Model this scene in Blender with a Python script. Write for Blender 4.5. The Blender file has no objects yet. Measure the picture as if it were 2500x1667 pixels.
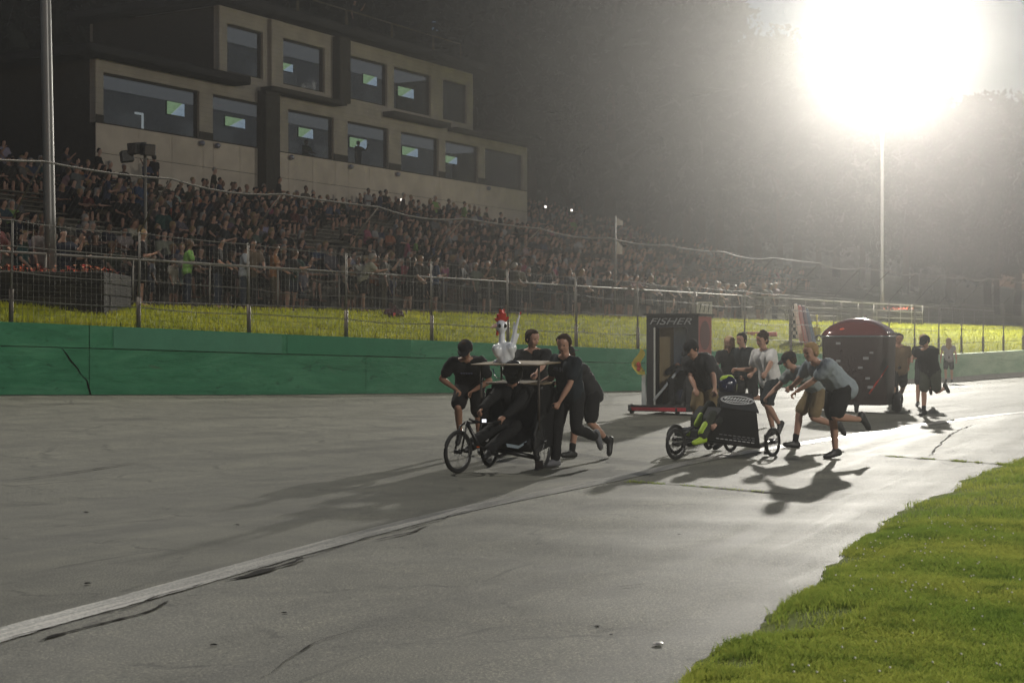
import bpy, bmesh, math, random
import numpy as np
from mathutils import Vector, Matrix, noise

# ------------------------------------------------------------------ camera, sky, exposure
scene = bpy.context.scene
F, CX, HY, CH = 3600.0, 1176.0, 775.0, 1.65      # survey of the place: focal length, centre, horizon, eye height
cam_d = bpy.data.cameras.new('camera')
cam = bpy.data.objects.new('camera', cam_d)
scene.collection.objects.link(cam)
cam.location = (0, 0, CH)
cam.rotation_euler = (math.radians(90 - 0.143), 0, 0)
cam_d.sensor_width = 36.0
cam_d.lens = F / 2352.0 * 36.0
cam_d.clip_start = 0.1
cam_d.clip_end = 2500.0
scene.camera = cam
cam_d.dof.use_dof = True
cam_d.dof.focus_distance = 23.0
cam_d.dof.aperture_fstop = 6.3

world = bpy.data.worlds.new('World')
scene.world = world
world.use_nodes = True
wn = world.node_tree.nodes
wl = world.node_tree.links
bg = wn['Background']
sky_tex = wn.new('ShaderNodeTexSky')
sky_tex.sky_type = 'NISHITA'
sky_tex.sun_disc = False
sky_tex.sun_elevation = math.radians(0.5)
sky_tex.sun_rotation = math.radians(180)
sky_tex.air_density = 1.0
sky_tex.dust_density = 0.3
sky_tex.ozone_density = 3.0
wl.new(sky_tex.outputs[0], bg.inputs[0])
SKY_STRENGTH = 0.12
bg.inputs[1].default_value = SKY_STRENGTH

scene.view_settings.view_transform = 'Standard'
scene.view_settings.look = 'None'
scene.view_settings.gamma = 1.0
scene.view_settings.exposure = 0.0
scene.cycles.use_denoising = True
scene.cycles.denoising_input_passes = 'RGB_ALBEDO'
scene.cycles.use_adaptive_sampling = True
scene.cycles.adaptive_threshold = 0.045
scene.cycles.max_bounces = 4
scene.cycles.diffuse_bounces = 1
scene.cycles.glossy_bounces = 2
scene.cycles.transmission_bounces = 4
scene.cycles.volume_bounces = 0
scene.cycles.transparent_max_bounces = 8
scene.cycles.sample_clamp_indirect = 3.0
scene.cycles.sample_clamp_direct = 0.0
scene.cycles.caustics_reflective = False
scene.cycles.caustics_refractive = False

# lamp powers (each light itself is made in its mast's builder)
POWER_A, POWER_B, POWER_C, POWER_D = 122000.0, 12000.0, 12000.0, 21000.0
HAZE_DENSITY = 0.00094
HAZE_G = 0.845

rnd = random.Random(11)
R = math.radians
COL = scene.collection

# ------------------------------------------------------------------ helpers
def P(x, y, Z):
    return Vector(((x - CX) * Z / F, Z, CH - (y - HY) * Z / F))
def G(x, y, z=0.0):
    Z = (CH - z) * F / (y - HY)
    return Vector(((x - CX) * Z / F, Z, z))
def unit(v):
    v = Vector(v); v.normalize(); return v

def tag(o, label=None, cat=None, group=None, kind=None):
    if label: o['label'] = label
    if cat: o['category'] = cat
    if group: o['group'] = group
    if kind: o['kind'] = kind
    return o
def thing(name, label, cat, loc=(0, 0, 0), rz=0.0, group=None):
    o = bpy.data.objects.new(name, None)
    o.empty_display_size = 0.2
    COL.objects.link(o)
    o.location = loc
    o.rotation_euler = (0, 0, rz)
    return tag(o, label, cat, group)

def link_mesh(name, me, parent=None, loc=None, rz=None):
    o = bpy.data.objects.new(name, me)
    COL.objects.link(o)
    if parent is not None: o.parent = parent
    if loc is not None: o.location = loc
    if rz is not None: o.rotation_euler = (0, 0, rz)
    return o

class MB:
    def __init__(s):
        s.v = []; s.f = []; s.m = []
    def add(s, vs, fs, mi=0):
        b = len(s.v)
        s.v.extend([tuple(p) for p in vs])
        s.f.extend([tuple(i + b for i in f) for f in fs])
        s.m.extend([mi] * len(fs))
        return s
    def box(s, c, size, rot=None, mi=0, taper=1.0):
        hx, hy, hz = [k / 2 for k in size]
        c = Vector(c)
        vs = []
        for z, t in ((-hz, 1.0), (hz, taper)):
            for x, y in ((-hx, -hy), (hx, -hy), (hx, hy), (-hx, hy)):
                p = Vector((x * t, y * t, z))
                if rot is not None: p = rot @ p
                vs.append(c + p)
        s.add(vs, [(0, 3, 2, 1), (4, 5, 6, 7), (0, 1, 5, 4), (1, 2, 6, 5), (2, 3, 7, 6), (3, 0, 4, 7)], mi)
        return s
    def tube(s, pts, r, seg=8, mi=0, closed=False, caps=True):
        pts = [Vector(p) for p in pts]
        n = len(pts)
        rs = r if isinstance(r, (list, tuple)) else [r] * n
        base = len(s.v)
        for i, p in enumerate(pts):
            if closed:
                d = pts[(i + 1) % n] - pts[i - 1]
            else:
                d = pts[min(i + 1, n - 1)] - pts[max(i - 1, 0)]
            d = d.normalized() if d.length > 1e-9 else Vector((0, 0, 1))
            up = Vector((0, 0, 1)) if abs(d.z) < 0.95 else Vector((1, 0, 0))
            a = d.cross(up).normalized(); b = a.cross(d).normalized()
            for k in range(seg):
                t = 2 * math.pi * k / seg
                s.v.append(tuple(p + (a * math.cos(t) + b * math.sin(t)) * rs[i]))
        m = n if closed else n - 1
        for i in range(m):
            j = (i + 1) % n
            for k in range(seg):
                k2 = (k + 1) % seg
                s.f.append((base + i * seg + k, base + i * seg + k2, base + j * seg + k2, base + j * seg + k)); s.m.append(mi)
        if caps and not closed:
            s.f.append(tuple(base + k for k in range(seg))[::-1]); s.m.append(mi)
            s.f.append(tuple(base + (n - 1) * seg + k for k in range(seg))); s.m.append(mi)
        return s
    def cone(s, a, b, ra, rb, seg=10, mi=0):
        # round cone with hemispherical ends
        a = Vector(a); b = Vector(b)
        d = b - a; L = d.length
        d = d / L if L > 1e-7 else Vector((0, 0, 1))
        path = []; rs = []
        for t in (1.0, 0.82, 0.42):
            path.append(a - d * ra * t); rs.append(max(ra * math.sqrt(max(0, 1 - t * t)), ra * 0.04))
        path.append(a); rs.append(ra)
        if L > 1e-4:
            path.append(b); rs.append(rb)
        for t in (0.42, 0.82, 1.0):
            path.append(b + d * rb * t); rs.append(max(rb * math.sqrt(max(0, 1 - t * t)), rb * 0.04))
        return s.tube_dir(path, rs, d, seg, mi)
    def tube_dir(s, path, rs, d, seg, mi):
        up = Vector((0, 0, 1)) if abs(d.z) < 0.9 else Vector((1, 0, 0))
        a = d.cross(up).normalized(); b = a.cross(d).normalized()
        base = len(s.v)
        for p, r in zip(path, rs):
            for k in range(seg):
                t = 2 * math.pi * k / seg
                s.v.append(tuple(p + (a * math.cos(t) + b * math.sin(t)) * r))
        n = len(path)
        for i in range(n - 1):
            for k in range(seg):
                k2 = (k + 1) % seg
                s.f.append((base + i * seg + k, base + i * seg + k2, base + (i + 1) * seg + k2, base + (i + 1) * seg + k)); s.m.append(mi)
        s.f.append(tuple(base + k for k in range(seg))[::-1]); s.m.append(mi)
        s.f.append(tuple(base + (n - 1) * seg + k for k in range(seg))); s.m.append(mi)
        return s
    def ell(s, c, r, seg=12, rings=8, rot=None, mi=0):
        base = len(s.v); c = Vector(c)
        for i in range(rings + 1):
            ph = math.pi * i / rings
            rr = max(math.sin(ph), 0.02)
            for k in range(seg):
                t = 2 * math.pi * k / seg
                p = Vector((r[0] * rr * math.cos(t), r[1] * rr * math.sin(t), -r[2] * math.cos(ph)))
                if rot is not None: p = rot @ p
                s.v.append(tuple(c + p))
        for i in range(rings):
            for k in range(seg):
                k2 = (k + 1) % seg
                s.f.append((base + i * seg + k, base + i * seg + k2, base + (i + 1) * seg + k2, base + (i + 1) * seg + k)); s.m.append(mi)
        s.f.append(tuple(base + k for k in range(seg))[::-1]); s.m.append(mi)
        s.f.append(tuple(base + rings * seg + k for k in range(seg))); s.m.append(mi)
        return s
    def prism(s, poly, axis_vec, mi=0):
        # closed polygon (3-D points) extruded along axis_vec
        n = len(poly); a = Vector(axis_vec)
        vs = [Vector(p) for p in poly] + [Vector(p) + a for p in poly]
        fs = [tuple(range(n))[::-1], tuple(range(n, 2 * n))]
        for i in range(n):
            j = (i + 1) % n
            fs.append((i, j, n + j, n + i))
        return s.add(vs, fs, mi)
    def torus(s, c, axis, Rr, r, seg=28, sec=8, mi=0):
        axis = unit(axis)
        up = Vector((0, 0, 1)) if abs(axis.z) < 0.9 else Vector((1, 0, 0))
        a = axis.cross(up).normalized(); b = a.cross(axis).normalized()
        c = Vector(c)
        pts = [c + (a * math.cos(2 * math.pi * k / seg) + b * math.sin(2 * math.pi * k / seg)) * Rr for k in range(seg)]
        return s.tube(pts, r, sec, mi, closed=True)
    def mesh(s, name):
        me = bpy.data.meshes.new(name)
        me.from_pydata(s.v, [], s.f)
        return me
    def build(s, name, mats, parent=None, smooth=False, loc=None, rz=None, bevel=0.0):
        me = s.mesh(name)
        bm = bmesh.new(); bm.from_mesh(me)
        if isinstance(mats, (list, tuple)):
            for f, m in zip(bm.faces, s.m): f.material_index = m
        bmesh.ops.recalc_face_normals(bm, faces=bm.faces)
        if bevel:
            bmesh.ops.bevel(bm, geom=[e for e in bm.edges], offset=bevel, segments=1, affect='EDGES', clamp_overlap=True)
        if smooth:
            for f in bm.faces: f.smooth = True
        bm.to_mesh(me); bm.free()
        for m in (mats if isinstance(mats, (list, tuple)) else [mats]): me.materials.append(m)
        return link_mesh(name, me, parent, loc, rz)

def np_mesh(name, V, Fa, mat, parent=None, smooth=False, attr=None):
    """V (n,3), Fa (m,k) arrays"""
    V = np.asarray(V, dtype=np.float32); Fa = np.asarray(Fa, dtype=np.int32)
    me = bpy.data.meshes.new(name)
    k = Fa.shape[1]
    me.vertices.add(len(V)); me.vertices.foreach_set('co', V.ravel())
    me.loops.add(Fa.size); me.loops.foreach_set('vertex_index', Fa.ravel())
    me.polygons.add(len(Fa))
    me.polygons.foreach_set('loop_start', np.arange(0, Fa.size, k, dtype=np.int32))
    try: me.polygons.foreach_set('loop_total', np.full(len(Fa), k, dtype=np.int32))
    except Exception: pass
    if smooth: me.polygons.foreach_set('use_smooth', np.ones(len(Fa), dtype=bool))
    me.update(calc_edges=True)
    if attr:
        for nm, arr in attr.items():
            at = me.color_attributes.new(nm, 'FLOAT_COLOR', 'POINT')
            a4 = np.ones((len(V), 4), dtype=np.float32); a4[:, :arr.shape[1]] = arr
            at.data.foreach_set('color', a4.ravel())
    me.materials.append(mat)
    return link_mesh(name, me, parent)

def grid_mesh(name, fn, us, vs, mat, parent=None, smooth=True):
    V = np.array([fn(u, v) for v in vs for u in us], dtype=np.float32)
    nu, nv = len(us), len(vs)
    i = np.arange(nu - 1)[None, :] + (np.arange(nv - 1) * nu)[:, None]
    i = i.ravel()
    Fa = np.stack([i, i + 1, i + nu + 1, i + nu], 1)
    return np_mesh(name, V, Fa, mat, parent, smooth)

# ------------------------------------------------------------------ materials
def new_mat(name):
    m = bpy.data.materials.new(name); m.use_nodes = True
    nt = m.node_tree
    return m, nt.nodes, nt.links, nt.nodes['Principled BSDF']
def c4(c): return (c[0], c[1], c[2], 1.0)
_mc = {}
def mat(name, color, rough=0.6, metal=0.0, vary=0.18, scale=6.0, spec=0.5, bump=0.0, bscale=40.0, coat=0.0):
    key = name
    if key in _mc: return _mc[key]
    m, N, L, b = new_mat(name)
    b.inputs['Roughness'].default_value = rough
    b.inputs['Metallic'].default_value = metal
    b.inputs['Specular IOR Level'].default_value = spec
    if coat: b.inputs['Coat Weight'].default_value = coat
    tc = N.new('ShaderNodeTexCoord')
    if vary:
        nz = N.new('ShaderNodeTexNoise'); nz.inputs['Scale'].default_value = scale; nz.inputs['Detail'].default_value = 5
        L.new(tc.outputs['Object'], nz.inputs['Vector'])
        mx = N.new('ShaderNodeMix'); mx.data_type = 'RGBA'
        mx.inputs['A'].default_value = c4([k * (1 - vary) for k in color]); mx.inputs['B'].default_value = c4([min(1, k * (1 + vary)) for k in color])
        L.new(nz.outputs[0], mx.inputs['Factor']); L.new(mx.outputs['Result'], b.inputs['Base Color'])
    else:
        b.inputs['Base Color'].default_value = c4(color)
    if bump:
        n2 = N.new('ShaderNodeTexNoise'); n2.inputs['Scale'].default_value = bscale; n2.inputs['Detail'].default_value = 4
        L.new(tc.outputs['Object'], n2.inputs['Vector'])
        bp = N.new('ShaderNodeBump'); bp.inputs['Strength'].default_value = bump; bp.inputs['Distance'].default_value = 0.01
        L.new(n2.outputs[0], bp.inputs['Height']); L.new(bp.outputs[0], b.inputs['Normal'])
    _mc[key] = m
    return m
def cloth(name, color, rough=0.85):
    return mat(name, color, rough, 0, 0.22, 14, 0.25, 0.25, 90)
def emit(name, color, strength):
    if name in _mc: return _mc[name]
    m, N, L, b = new_mat(name)
    b.inputs['Base Color'].default_value = (0, 0, 0, 1)
    b.inputs['Emission Color'].default_value = c4(color)
    b.inputs['Emission Strength'].default_value = strength
    m.cycles.emission_sampling = 'NONE'
    _mc[name] = m
    return m
def objcolor_mat(name, rough=0.85, vary=0.25):
    """cloth whose dye is set per object"""
    m, N, L, b = new_mat(name)
    oi = N.new('ShaderNodeObjectInfo'); tc = N.new('ShaderNodeTexCoord')
    nz = N.new('ShaderNodeTexNoise'); nz.inputs['Scale'].default_value = 9; nz.inputs['Detail'].default_value = 4
    L.new(tc.outputs['Object'], nz.inputs['Vector'])
    mr = N.new('ShaderNodeMapRange'); mr.inputs[3].default_value = 1 - vary; mr.inputs[4].default_value = 1 + vary
    L.new(nz.outputs[0], mr.inputs[0])
    vm = N.new('ShaderNodeVectorMath'); vm.operation = 'SCALE'
    L.new(oi.outputs['Color'], vm.inputs[0]); L.new(mr.outputs[0], vm.inputs['Scale'])
    L.new(vm.outputs[0], b.inputs['Base Color'])
    b.inputs['Roughness'].default_value = rough; b.inputs['Specular IOR Level'].default_value = 0.25
    return m
def attr_mat(name, attr='Col', rough=0.85):
    m, N, L, b = new_mat(name)
    at = N.new('ShaderNodeAttribute'); at.attribute_name = attr
    L.new(at.outputs['Color'], b.inputs['Base Color'])
    b.inputs['Roughness'].default_value = rough; b.inputs['Specular IOR Level'].default_value = 0.25
    return m

def ramp(N, fac_socket, L, stops):
    r = N.new('ShaderNodeValToRGB')
    e = r.color_ramp.elements
    while len(e) > 1: e.remove(e[0])
    e[0].position = stops[0][0]; e[0].color = c4(stops[0][1]) if len(stops[0][1]) == 3 else stops[0][1]
    for p, c in stops[1:]:
        k = e.new(p); k.color = c4(c)
    if fac_socket is not None: L.new(fac_socket, r.inputs[0])
    return r
def tex_noise(N, L, vec, scale, detail=4, rough=0.5, dist=0.0):
    n = N.new('ShaderNodeTexNoise'); n.inputs['Scale'].default_value = scale; n.inputs['Detail'].default_value = detail
    n.inputs['Roughness'].default_value = rough; n.inputs['Distortion'].default_value = dist
    L.new(vec, n.inputs['Vector']); return n
def mixc(N, L, fac, a, b, mode='MIX'):
    m = N.new('ShaderNodeMix'); m.data_type = 'RGBA'; m.blend_type = mode
    for nm, v in (('A', a), ('B', b)):
        if isinstance(v, (tuple, list)): m.inputs[nm].default_value = c4(v)
        else: L.new(v, m.inputs[nm])
    if isinstance(fac, (int, float)): m.inputs['Factor'].default_value = fac
    else: L.new(fac, m.inputs['Factor'])
    return m.outputs['Result']

def asphalt(name, dark, light, patch=0.35, streak_dir=0.0, rough=0.5, spec=0.3):
    m, N, L, b = new_mat(name)
    geo = N.new('ShaderNodeNewGeometry'); pos = geo.outputs['Position']
    mp = N.new('ShaderNodeMapping'); mp.vector_type = 'TEXTURE'; mp.inputs['Rotation'].default_value = (0, 0, streak_dir); mp.inputs['Scale'].default_value = (8.0, 0.6, 1)
    L.new(pos, mp.inputs[0])
    big = tex_noise(N, L, pos, 0.45, 4, 0.62, 0.8)
    stk = tex_noise(N, L, mp.outputs[0], 1.0, 4, 0.68, 0.4)
    agg = tex_noise(N, L, pos, 70, 3, 0.85)
    mid = tex_noise(N, L, pos, 1.7, 4, 0.65, 0.7)
    rb = ramp(N, big.outputs[0], L, [(0.30, dark), (0.5, [(p + q) / 2 for p, q in zip(dark, light)]), (0.70, light)])
    rs = ramp(N, stk.outputs[0], L, [(0.30, [k * 0.42 for k in light]), (0.44, [k * 0.85 for k in light]), (0.52, light), (0.68, [k * 1.5 for k in light])])
    c1 = mixc(N, L, patch, rb.outputs[0], rs.outputs[0])
    # tyre arcs: thin dark rubber lines sweeping across, broken up by wear
    wv = N.new('ShaderNodeTexWave'); wv.wave_type = 'RINGS'; wv.rings_direction = 'Z'; wv.inputs['Scale'].default_value = 0.13; wv.inputs['Distortion'].default_value = 5.0
    wv.inputs['Detail'].default_value = 1.0; wv.inputs['Detail Scale'].default_value = 0.25
    mp2 = N.new('ShaderNodeMapping'); mp2.inputs['Location'].default_value = (-22, 6, 0); L.new(pos, mp2.inputs[0]); L.new(mp2.outputs[0], wv.inputs['Vector'])
    rw = ramp(N, wv.outputs[0], L, [(0.90, (1, 1, 1)), (0.97, (0.62, 0.62, 0.62)), (1.0, (0.62, 0.62, 0.62))])
    msk = ramp(N, big.outputs[0], L, [(0.45, (0, 0, 0)), (0.62, (0.9, 0.9, 0.9))])
    c1 = mixc(N, L, msk.outputs[0], c1, mixc(N, L, 1.0, c1, rw.outputs[0], 'MULTIPLY'))
    # hairline crack net
    vc = N.new('ShaderNodeTexVoronoi'); vc.feature = 'DISTANCE_TO_EDGE'; vc.inputs['Scale'].default_value = 0.55
    wob = N.new('ShaderNodeVectorMath'); wob.operation = 'MULTIPLY_ADD'; wob.inputs[1].default_value = (0.9, 0.9, 0.0); L.new(stk.outputs['Color'], wob.inputs[0]); L.new(pos, wob.inputs[2]); L.new(wob.outputs[0], vc.inputs['Vector'])
    rc_ = ramp(N, vc.outputs['Distance'], L, [(0.0, (0.4, 0.4, 0.4)), (0.010, (0.5, 0.5, 0.5)), (0.016, (1, 1, 1))])
    m3 = ramp(N, stk.outputs[0], L, [(0.48, (0, 0, 0)), (0.56, (0.85, 0.85, 0.85))])
    c1 = mixc(N, L, m3.outputs[0], c1, mixc(N, L, 1.0, c1, rc_.outputs[0], 'MULTIPLY'))
    ra = ramp(N, agg.outputs[0], L, [(0.33, (0.22, 0.22, 0.21)), (0.5, (0.92, 0.92, 0.9)), (0.58, (1.5, 1.47, 1.38)), (0.66, (3.0, 2.9, 2.7))])
    rm = ramp(N, mid.outputs[0], L, [(0.30, (0.66, 0.66, 0.65)), (0.5, (1, 1, 1)), (0.70, (1.25, 1.24, 1.2))])
    c1 = mixc(N, L, 0.8, c1, rm.outputs[0], 'MULTIPLY')
    c2 = mixc(N, L, 0.9, c1, ra.outputs[0], 'MULTIPLY')
    L.new(c2, b.inputs['Base Color'])
    rr = N.new('ShaderNodeMapRange'); rr.inputs[3].default_value = rough - 0.12; rr.inputs[4].default_value = rough + 0.14
    L.new(stk.outputs[0], rr.inputs[0]); L.new(rr.outputs[0], b.inputs['Roughness'])
    b.inputs['Specular IOR Level'].default_value = spec
    b1 = N.new('ShaderNodeBump'); b1.inputs['Strength'].default_value = 0.7; b1.inputs['Distance'].default_value = 0.005
    L.new(agg.outputs[0], b1.inputs['Height'])
    L.new(b1.outputs[0], b.inputs['Normal'])
    return m

def grass_ground(name, a, bb, dirt):
    m, N, L, b = new_mat(name)
    geo = N.new('ShaderNodeNewGeometry'); pos = geo.outputs['Position']
    n1 = tex_noise(N, L, pos, 0.8, 6, 0.65, 0.5); n2 = tex_noise(N, L, pos, 30, 4, 0.7); n3 = tex_noise(N, L, pos, 0.35, 3)
    r1 = ramp(N, n1.outputs[0], L, [(0.3, a), (0.7, bb)])
    r2 = ramp(N, n2.outputs[0], L, [(0.3, (0.5, 0.5, 0.5)), (0.7, (1.3, 1.3, 1.3))])
    c = mixc(N, L, 0.8, r1.outputs[0], r2.outputs[0], 'MULTIPLY')
    rd = ramp(N, n3.outputs[0], L, [(0.62, (0, 0, 0)), (0.72, (1, 1, 1))])
    c = mixc(N, L, rd.outputs[0], c, dirt)
    L.new(c, b.inputs['Base Color']); b.inputs['Roughness'].default_value = 0.95; b.inputs['Specular IOR Level'].default_value = 0.15
    bp = N.new('ShaderNodeBump'); bp.inputs['Strength'].default_value = 0.9; bp.inputs['Distance'].default_value = 0.03
    L.new(n2.outputs[0], bp.inputs['Height']); L.new(bp.outputs[0], b.inputs['Normal'])
    return m
def blade_mat(name, stops, trans=0.35):
    m, N, L, b = new_mat(name)
    at = N.new('ShaderNodeAttribute'); at.attribute_name = 'Col'
    L.new(at.outputs['Color'], b.inputs['Base Color'])
    b.inputs['Roughness'].default_value = 0.6; b.inputs['Specular IOR Level'].default_value = 0.25
    tr = N.new('ShaderNodeBsdfTranslucent'); L.new(at.outputs['Color'], tr.inputs[0])
    mx = N.new('ShaderNodeMixShader'); mx.inputs[0].default_value = trans
    L.new(b.outputs[0], mx.inputs[1]); L.new(tr.outputs[0], mx.inputs[2])
    L.new(mx.outputs[0], N['Material Output'].inputs[0])
    return m
# ------------------------------------------------------------------ the lie of the land
SQ = math.sqrt(1 + 1.2 ** 2)
WDIR = Vector((1 / SQ, 1.2 / SQ, 0)); WN = Vector((1.2 / SQ, -1 / SQ, 0))         # wall direction, normal to the track
def wallp(X): return Vector((X, 40 + 1.2 * X, 0))
_zbx = [-60, -30, -9.4, -5.3, 2.85, 9.65, 16, 21.5, 40, 120]
_zbz = [0.9, 0.85, 0.61, 0.43, 0.17, 0.06, -0.04, 0.08, 0.1, 0.1]
_wtz = [2.1, 2.05, 1.95, 1.74, 1.35, 1.12, 0.98, 1.12, 1.2, 1.3]
def wbase(X): return float(np.interp(X, _zbx, _zbz))
def wtop(X): return float(np.interp(X, _zbx, _wtz))
def gz(X, Y):
    d = (40 + 1.2 * X - Y) / SQ
    xf = X - WN.x * d
    w = max(0.0, min(1.0, 1 - d / 13.0))
    return wbase(xf) * w * w * (1.6 - 0.6 * w)
MX, MY = -10.0, 34.0
UD = Vector((0.509, 0.861, 0)); MD = Vector((-0.861, 0.509, 0))                    # stand direction, away from the track
def Q(t, o, z=0.0):
    return Vector((MX + UD.x * t + MD.x * o, MY + UD.y * t + MD.y * o, z))
def to_q(X, Y):
    a, b = X - MX, Y - MY
    return a * UD.x + b * UD.y, a * MD.x + b * MD.y
LEV = 2.35
def hz(t, o):
    z = LEV + max(0, min(o, 30) - 2) * 0.23 + max(0, o - 30) * 0.15
    if o < 0: z = LEV
    return z

M_track = asphalt('track_asphalt', (0.062, 0.062, 0.052), (0.108, 0.107, 0.089), 0.55, 0.95, 0.70)
M_apron = asphalt('apron_asphalt', (0.060, 0.060, 0.050), (0.132, 0.130, 0.110), 0.50, 1.12, 0.64)
M_bankgrass = grass_ground('bank_grass', (0.13, 0.15, 0.014), (0.19, 0.20, 0.02), (0.07, 0.07, 0.02))
M_infield = grass_ground('infield_ground', (0.13, 0.17, 0.025), (0.18, 0.21, 0.035), (0.12, 0.10, 0.075))
M_hill = grass_ground('hill_grass', (0.045, 0.05, 0.018), (0.075, 0.07, 0.03), (0.09, 0.07, 0.045))
M_dirt = mat('packed_dirt', (0.075, 0.066, 0.055), 0.95, 0, 0.35, 3, 0.2, 0.5, 60)

# the wide ground far below everything
tag(grid_mesh('ground', lambda u, v: (u, v, -0.6), np.linspace(-900, 900, 13), np.linspace(-600, 1500, 15), M_hill), kind='structure')

# racing surface
def track_pt(u, d):
    p = wallp(u / SQ) + WN * d
    return (p.x, p.y, gz(p.x, p.y))
tag(grid_mesh('track', track_pt, np.concatenate([np.linspace(-60, -24, 10), np.linspace(-22, 60, 110), np.linspace(62, 150, 30)]),
              np.concatenate([np.linspace(-0.3, 16, 40), np.linspace(17, 60, 20)]), M_track), kind='structure')

# white inner line of the track (centre points) and the apron inside it
LINE = [G(-700, 1690), G(0, 1462), G(350, 1365), G(700, 1266), G(1050, 1175), G(1400, 1103), G(1640, 1052), G(1830, 1021), G(2090, 980), G(2352, 947), G(2700, 915), G(3100, 894)]
def spline(pts, n):
    out = []
    for i in range(len(pts) - 1):
        p0 = pts[max(i - 1, 0)]; p1 = pts[i]; p2 = pts[i + 1]; p3 = pts[min(i + 2, len(pts) - 1)]
        for k in range(n):
            t = k / n
            out.append(0.5 * ((2 * p1) + (p2 - p0) * t + (2 * p0 - 5 * p1 + 4 * p2 - p3) * t * t + (3 * p1 - p0 - 3 * p2 + p3) * t ** 3))
    out.append(Vector(pts[-1])); return out
LS = spline(LINE, 24)
def perp(i, pts):
    d = pts[min(i + 1, len(pts) - 1)] - pts[max(i - 1, 0)]
    d.z = 0; d.normalize()
    return Vector((d.y, -d.x, 0))
def ripple(x, y):
    a = noise.noise(Vector((x * 0.45 + 3, y * 0.75, 0.3))) * 0.016 + noise.noise(Vector((x * 1.1, y * 1.9, 4.3))) * 0.007
    s = max(0.0, 1 - ((x - 0.6) ** 2 / 16 + (y - 15) ** 2 / 40))
    a += s * 0.013 * math.sin(y * 3.6 + 1.2 * x + 2 * noise.noise(Vector((x * 0.5, y * 0.5, 9))))
    return a
def apron_pt(i, v):
    p = LS[i]; n = perp(i, LS)
    q = p + n * (0.16 + v)
    fade = min(1.0, v / 0.5)
    return (q.x, q.y, 0.008 + gz(q.x, q.y) + max(-0.006, ripple(q.x, q.y)) * fade)
tag(grid_mesh('apron', apron_pt, list(range(len(LS))), np.concatenate([np.linspace(0, 7, 75), np.linspace(7.3, 26, 26)]), M_apron), kind='structure')
# finer patch of apron relief close to the camera is carried by the same sheet

# painted line: worn paint over asphalt
m, N, L, b = new_mat('worn_white_paint')
geo = N.new('ShaderNodeNewGeometry'); pos = geo.outputs['Position']
mp = N.new('ShaderNodeMapping'); mp.vector_type = 'TEXTURE'; mp.inputs['Rotation'].default_value = (0, 0, 1.2); mp.inputs['Scale'].default_value = (2.5, 0.07, 1); L.new(pos, mp.inputs[0])
w1 = tex_noise(N, L, mp.outputs[0], 1.3, 6, 0.7, 0.4); w2 = tex_noise(N, L, pos, 45, 4, 0.7)
ad = N.new('ShaderNodeMath'); ad.operation = 'ADD'; L.new(w1.outputs[0], ad.inputs[0]); L.new(w2.outputs[0], ad.inputs[1])
rp = ramp(N, ad.outputs[0], L, [(0.43, (0.075, 0.073, 0.066)), (0.49, (0.17, 0.165, 0.15)), (0.57, (0.38, 0.37, 0.335))])
rp.inputs[0].default_value = 0.5
hv = N.new('ShaderNodeMath'); hv.operation = 'MULTIPLY'; hv.inputs[1].default_value = 0.5; L.new(ad.outputs[0], hv.inputs[0]); L.new(hv.outputs[0], rp.inputs[0])
L.new(rp.outputs[0], b.inputs['Base Color']); b.inputs['Roughness'].default_value = 0.42
M_line = m
def strip(name, pts, w, z, matl, wob=0.0, seed=0):
    r2 = random.Random(seed)
    V = []; Fs = []
    for i, p in enumerate(pts):
        n = perp(i, pts)
        ww = w * (1 + r2.uniform(-wob, wob)); ww2 = w * (1 + r2.uniform(-wob, wob))
        for s_, k in ((-1, ww), (1, ww2)):
            q = p + n * (s_ * k / 2)
            V.append((q.x, q.y, gz(q.x, q.y) + z))
    for i in range(len(pts) - 1): Fs.append((2 * i, 2 * i + 1, 2 * i + 3, 2 * i + 2))
    return np_mesh(name, V, Fs, matl)
tag(strip('painted_track_line', [p + perp(i, LS) * -0.02 for i, p in enumerate(LS)], 0.26, 0.006, M_line, 0.05, 3), kind='structure')
# seam and cracks where the apron meets the track: dark open joints
M_crack = mat('crack_dark', (0.012, 0.011, 0.01), 0.95, 0, 0.3, 20, 0.1)
def crackline(name, pts, w, seed, z=0.014):
    r2 = random.Random(seed)
    pp = []
    for p in spline([Vector(q) for q in pts], 16):
        k = noise.noise(Vector((p.x * 2.3, p.y * 2.3, seed))) * 0.05
        pp.append(p + Vector((k, -k * 0.4, 0)))
    V = []; Fs = []
    for i, p in enumerate(pp):
        n = perp(i, pp); e = min(1, i / 6, (len(pp) - 1 - i) / 6)
        ww = w * e * (0.4 + 1.2 * abs(noise.noise(Vector((p.x * 5, p.y * 5, seed + 7)))) * 2)
        for s_ in (-1, 1):
            q = p + n * (s_ * max(ww, 0.002) / 2)
            V.append((q.x, q.y, gz(q.x, q.y) + z + max(0, ripple(q.x, q.y))))
    for i in range(len(pp) - 1): Fs.append((2 * i, 2 * i + 1, 2 * i + 3, 2 * i + 2))
    o = np_mesh(name, V, Fs, M_crack)
    return tag(o, kind='structure')
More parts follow.
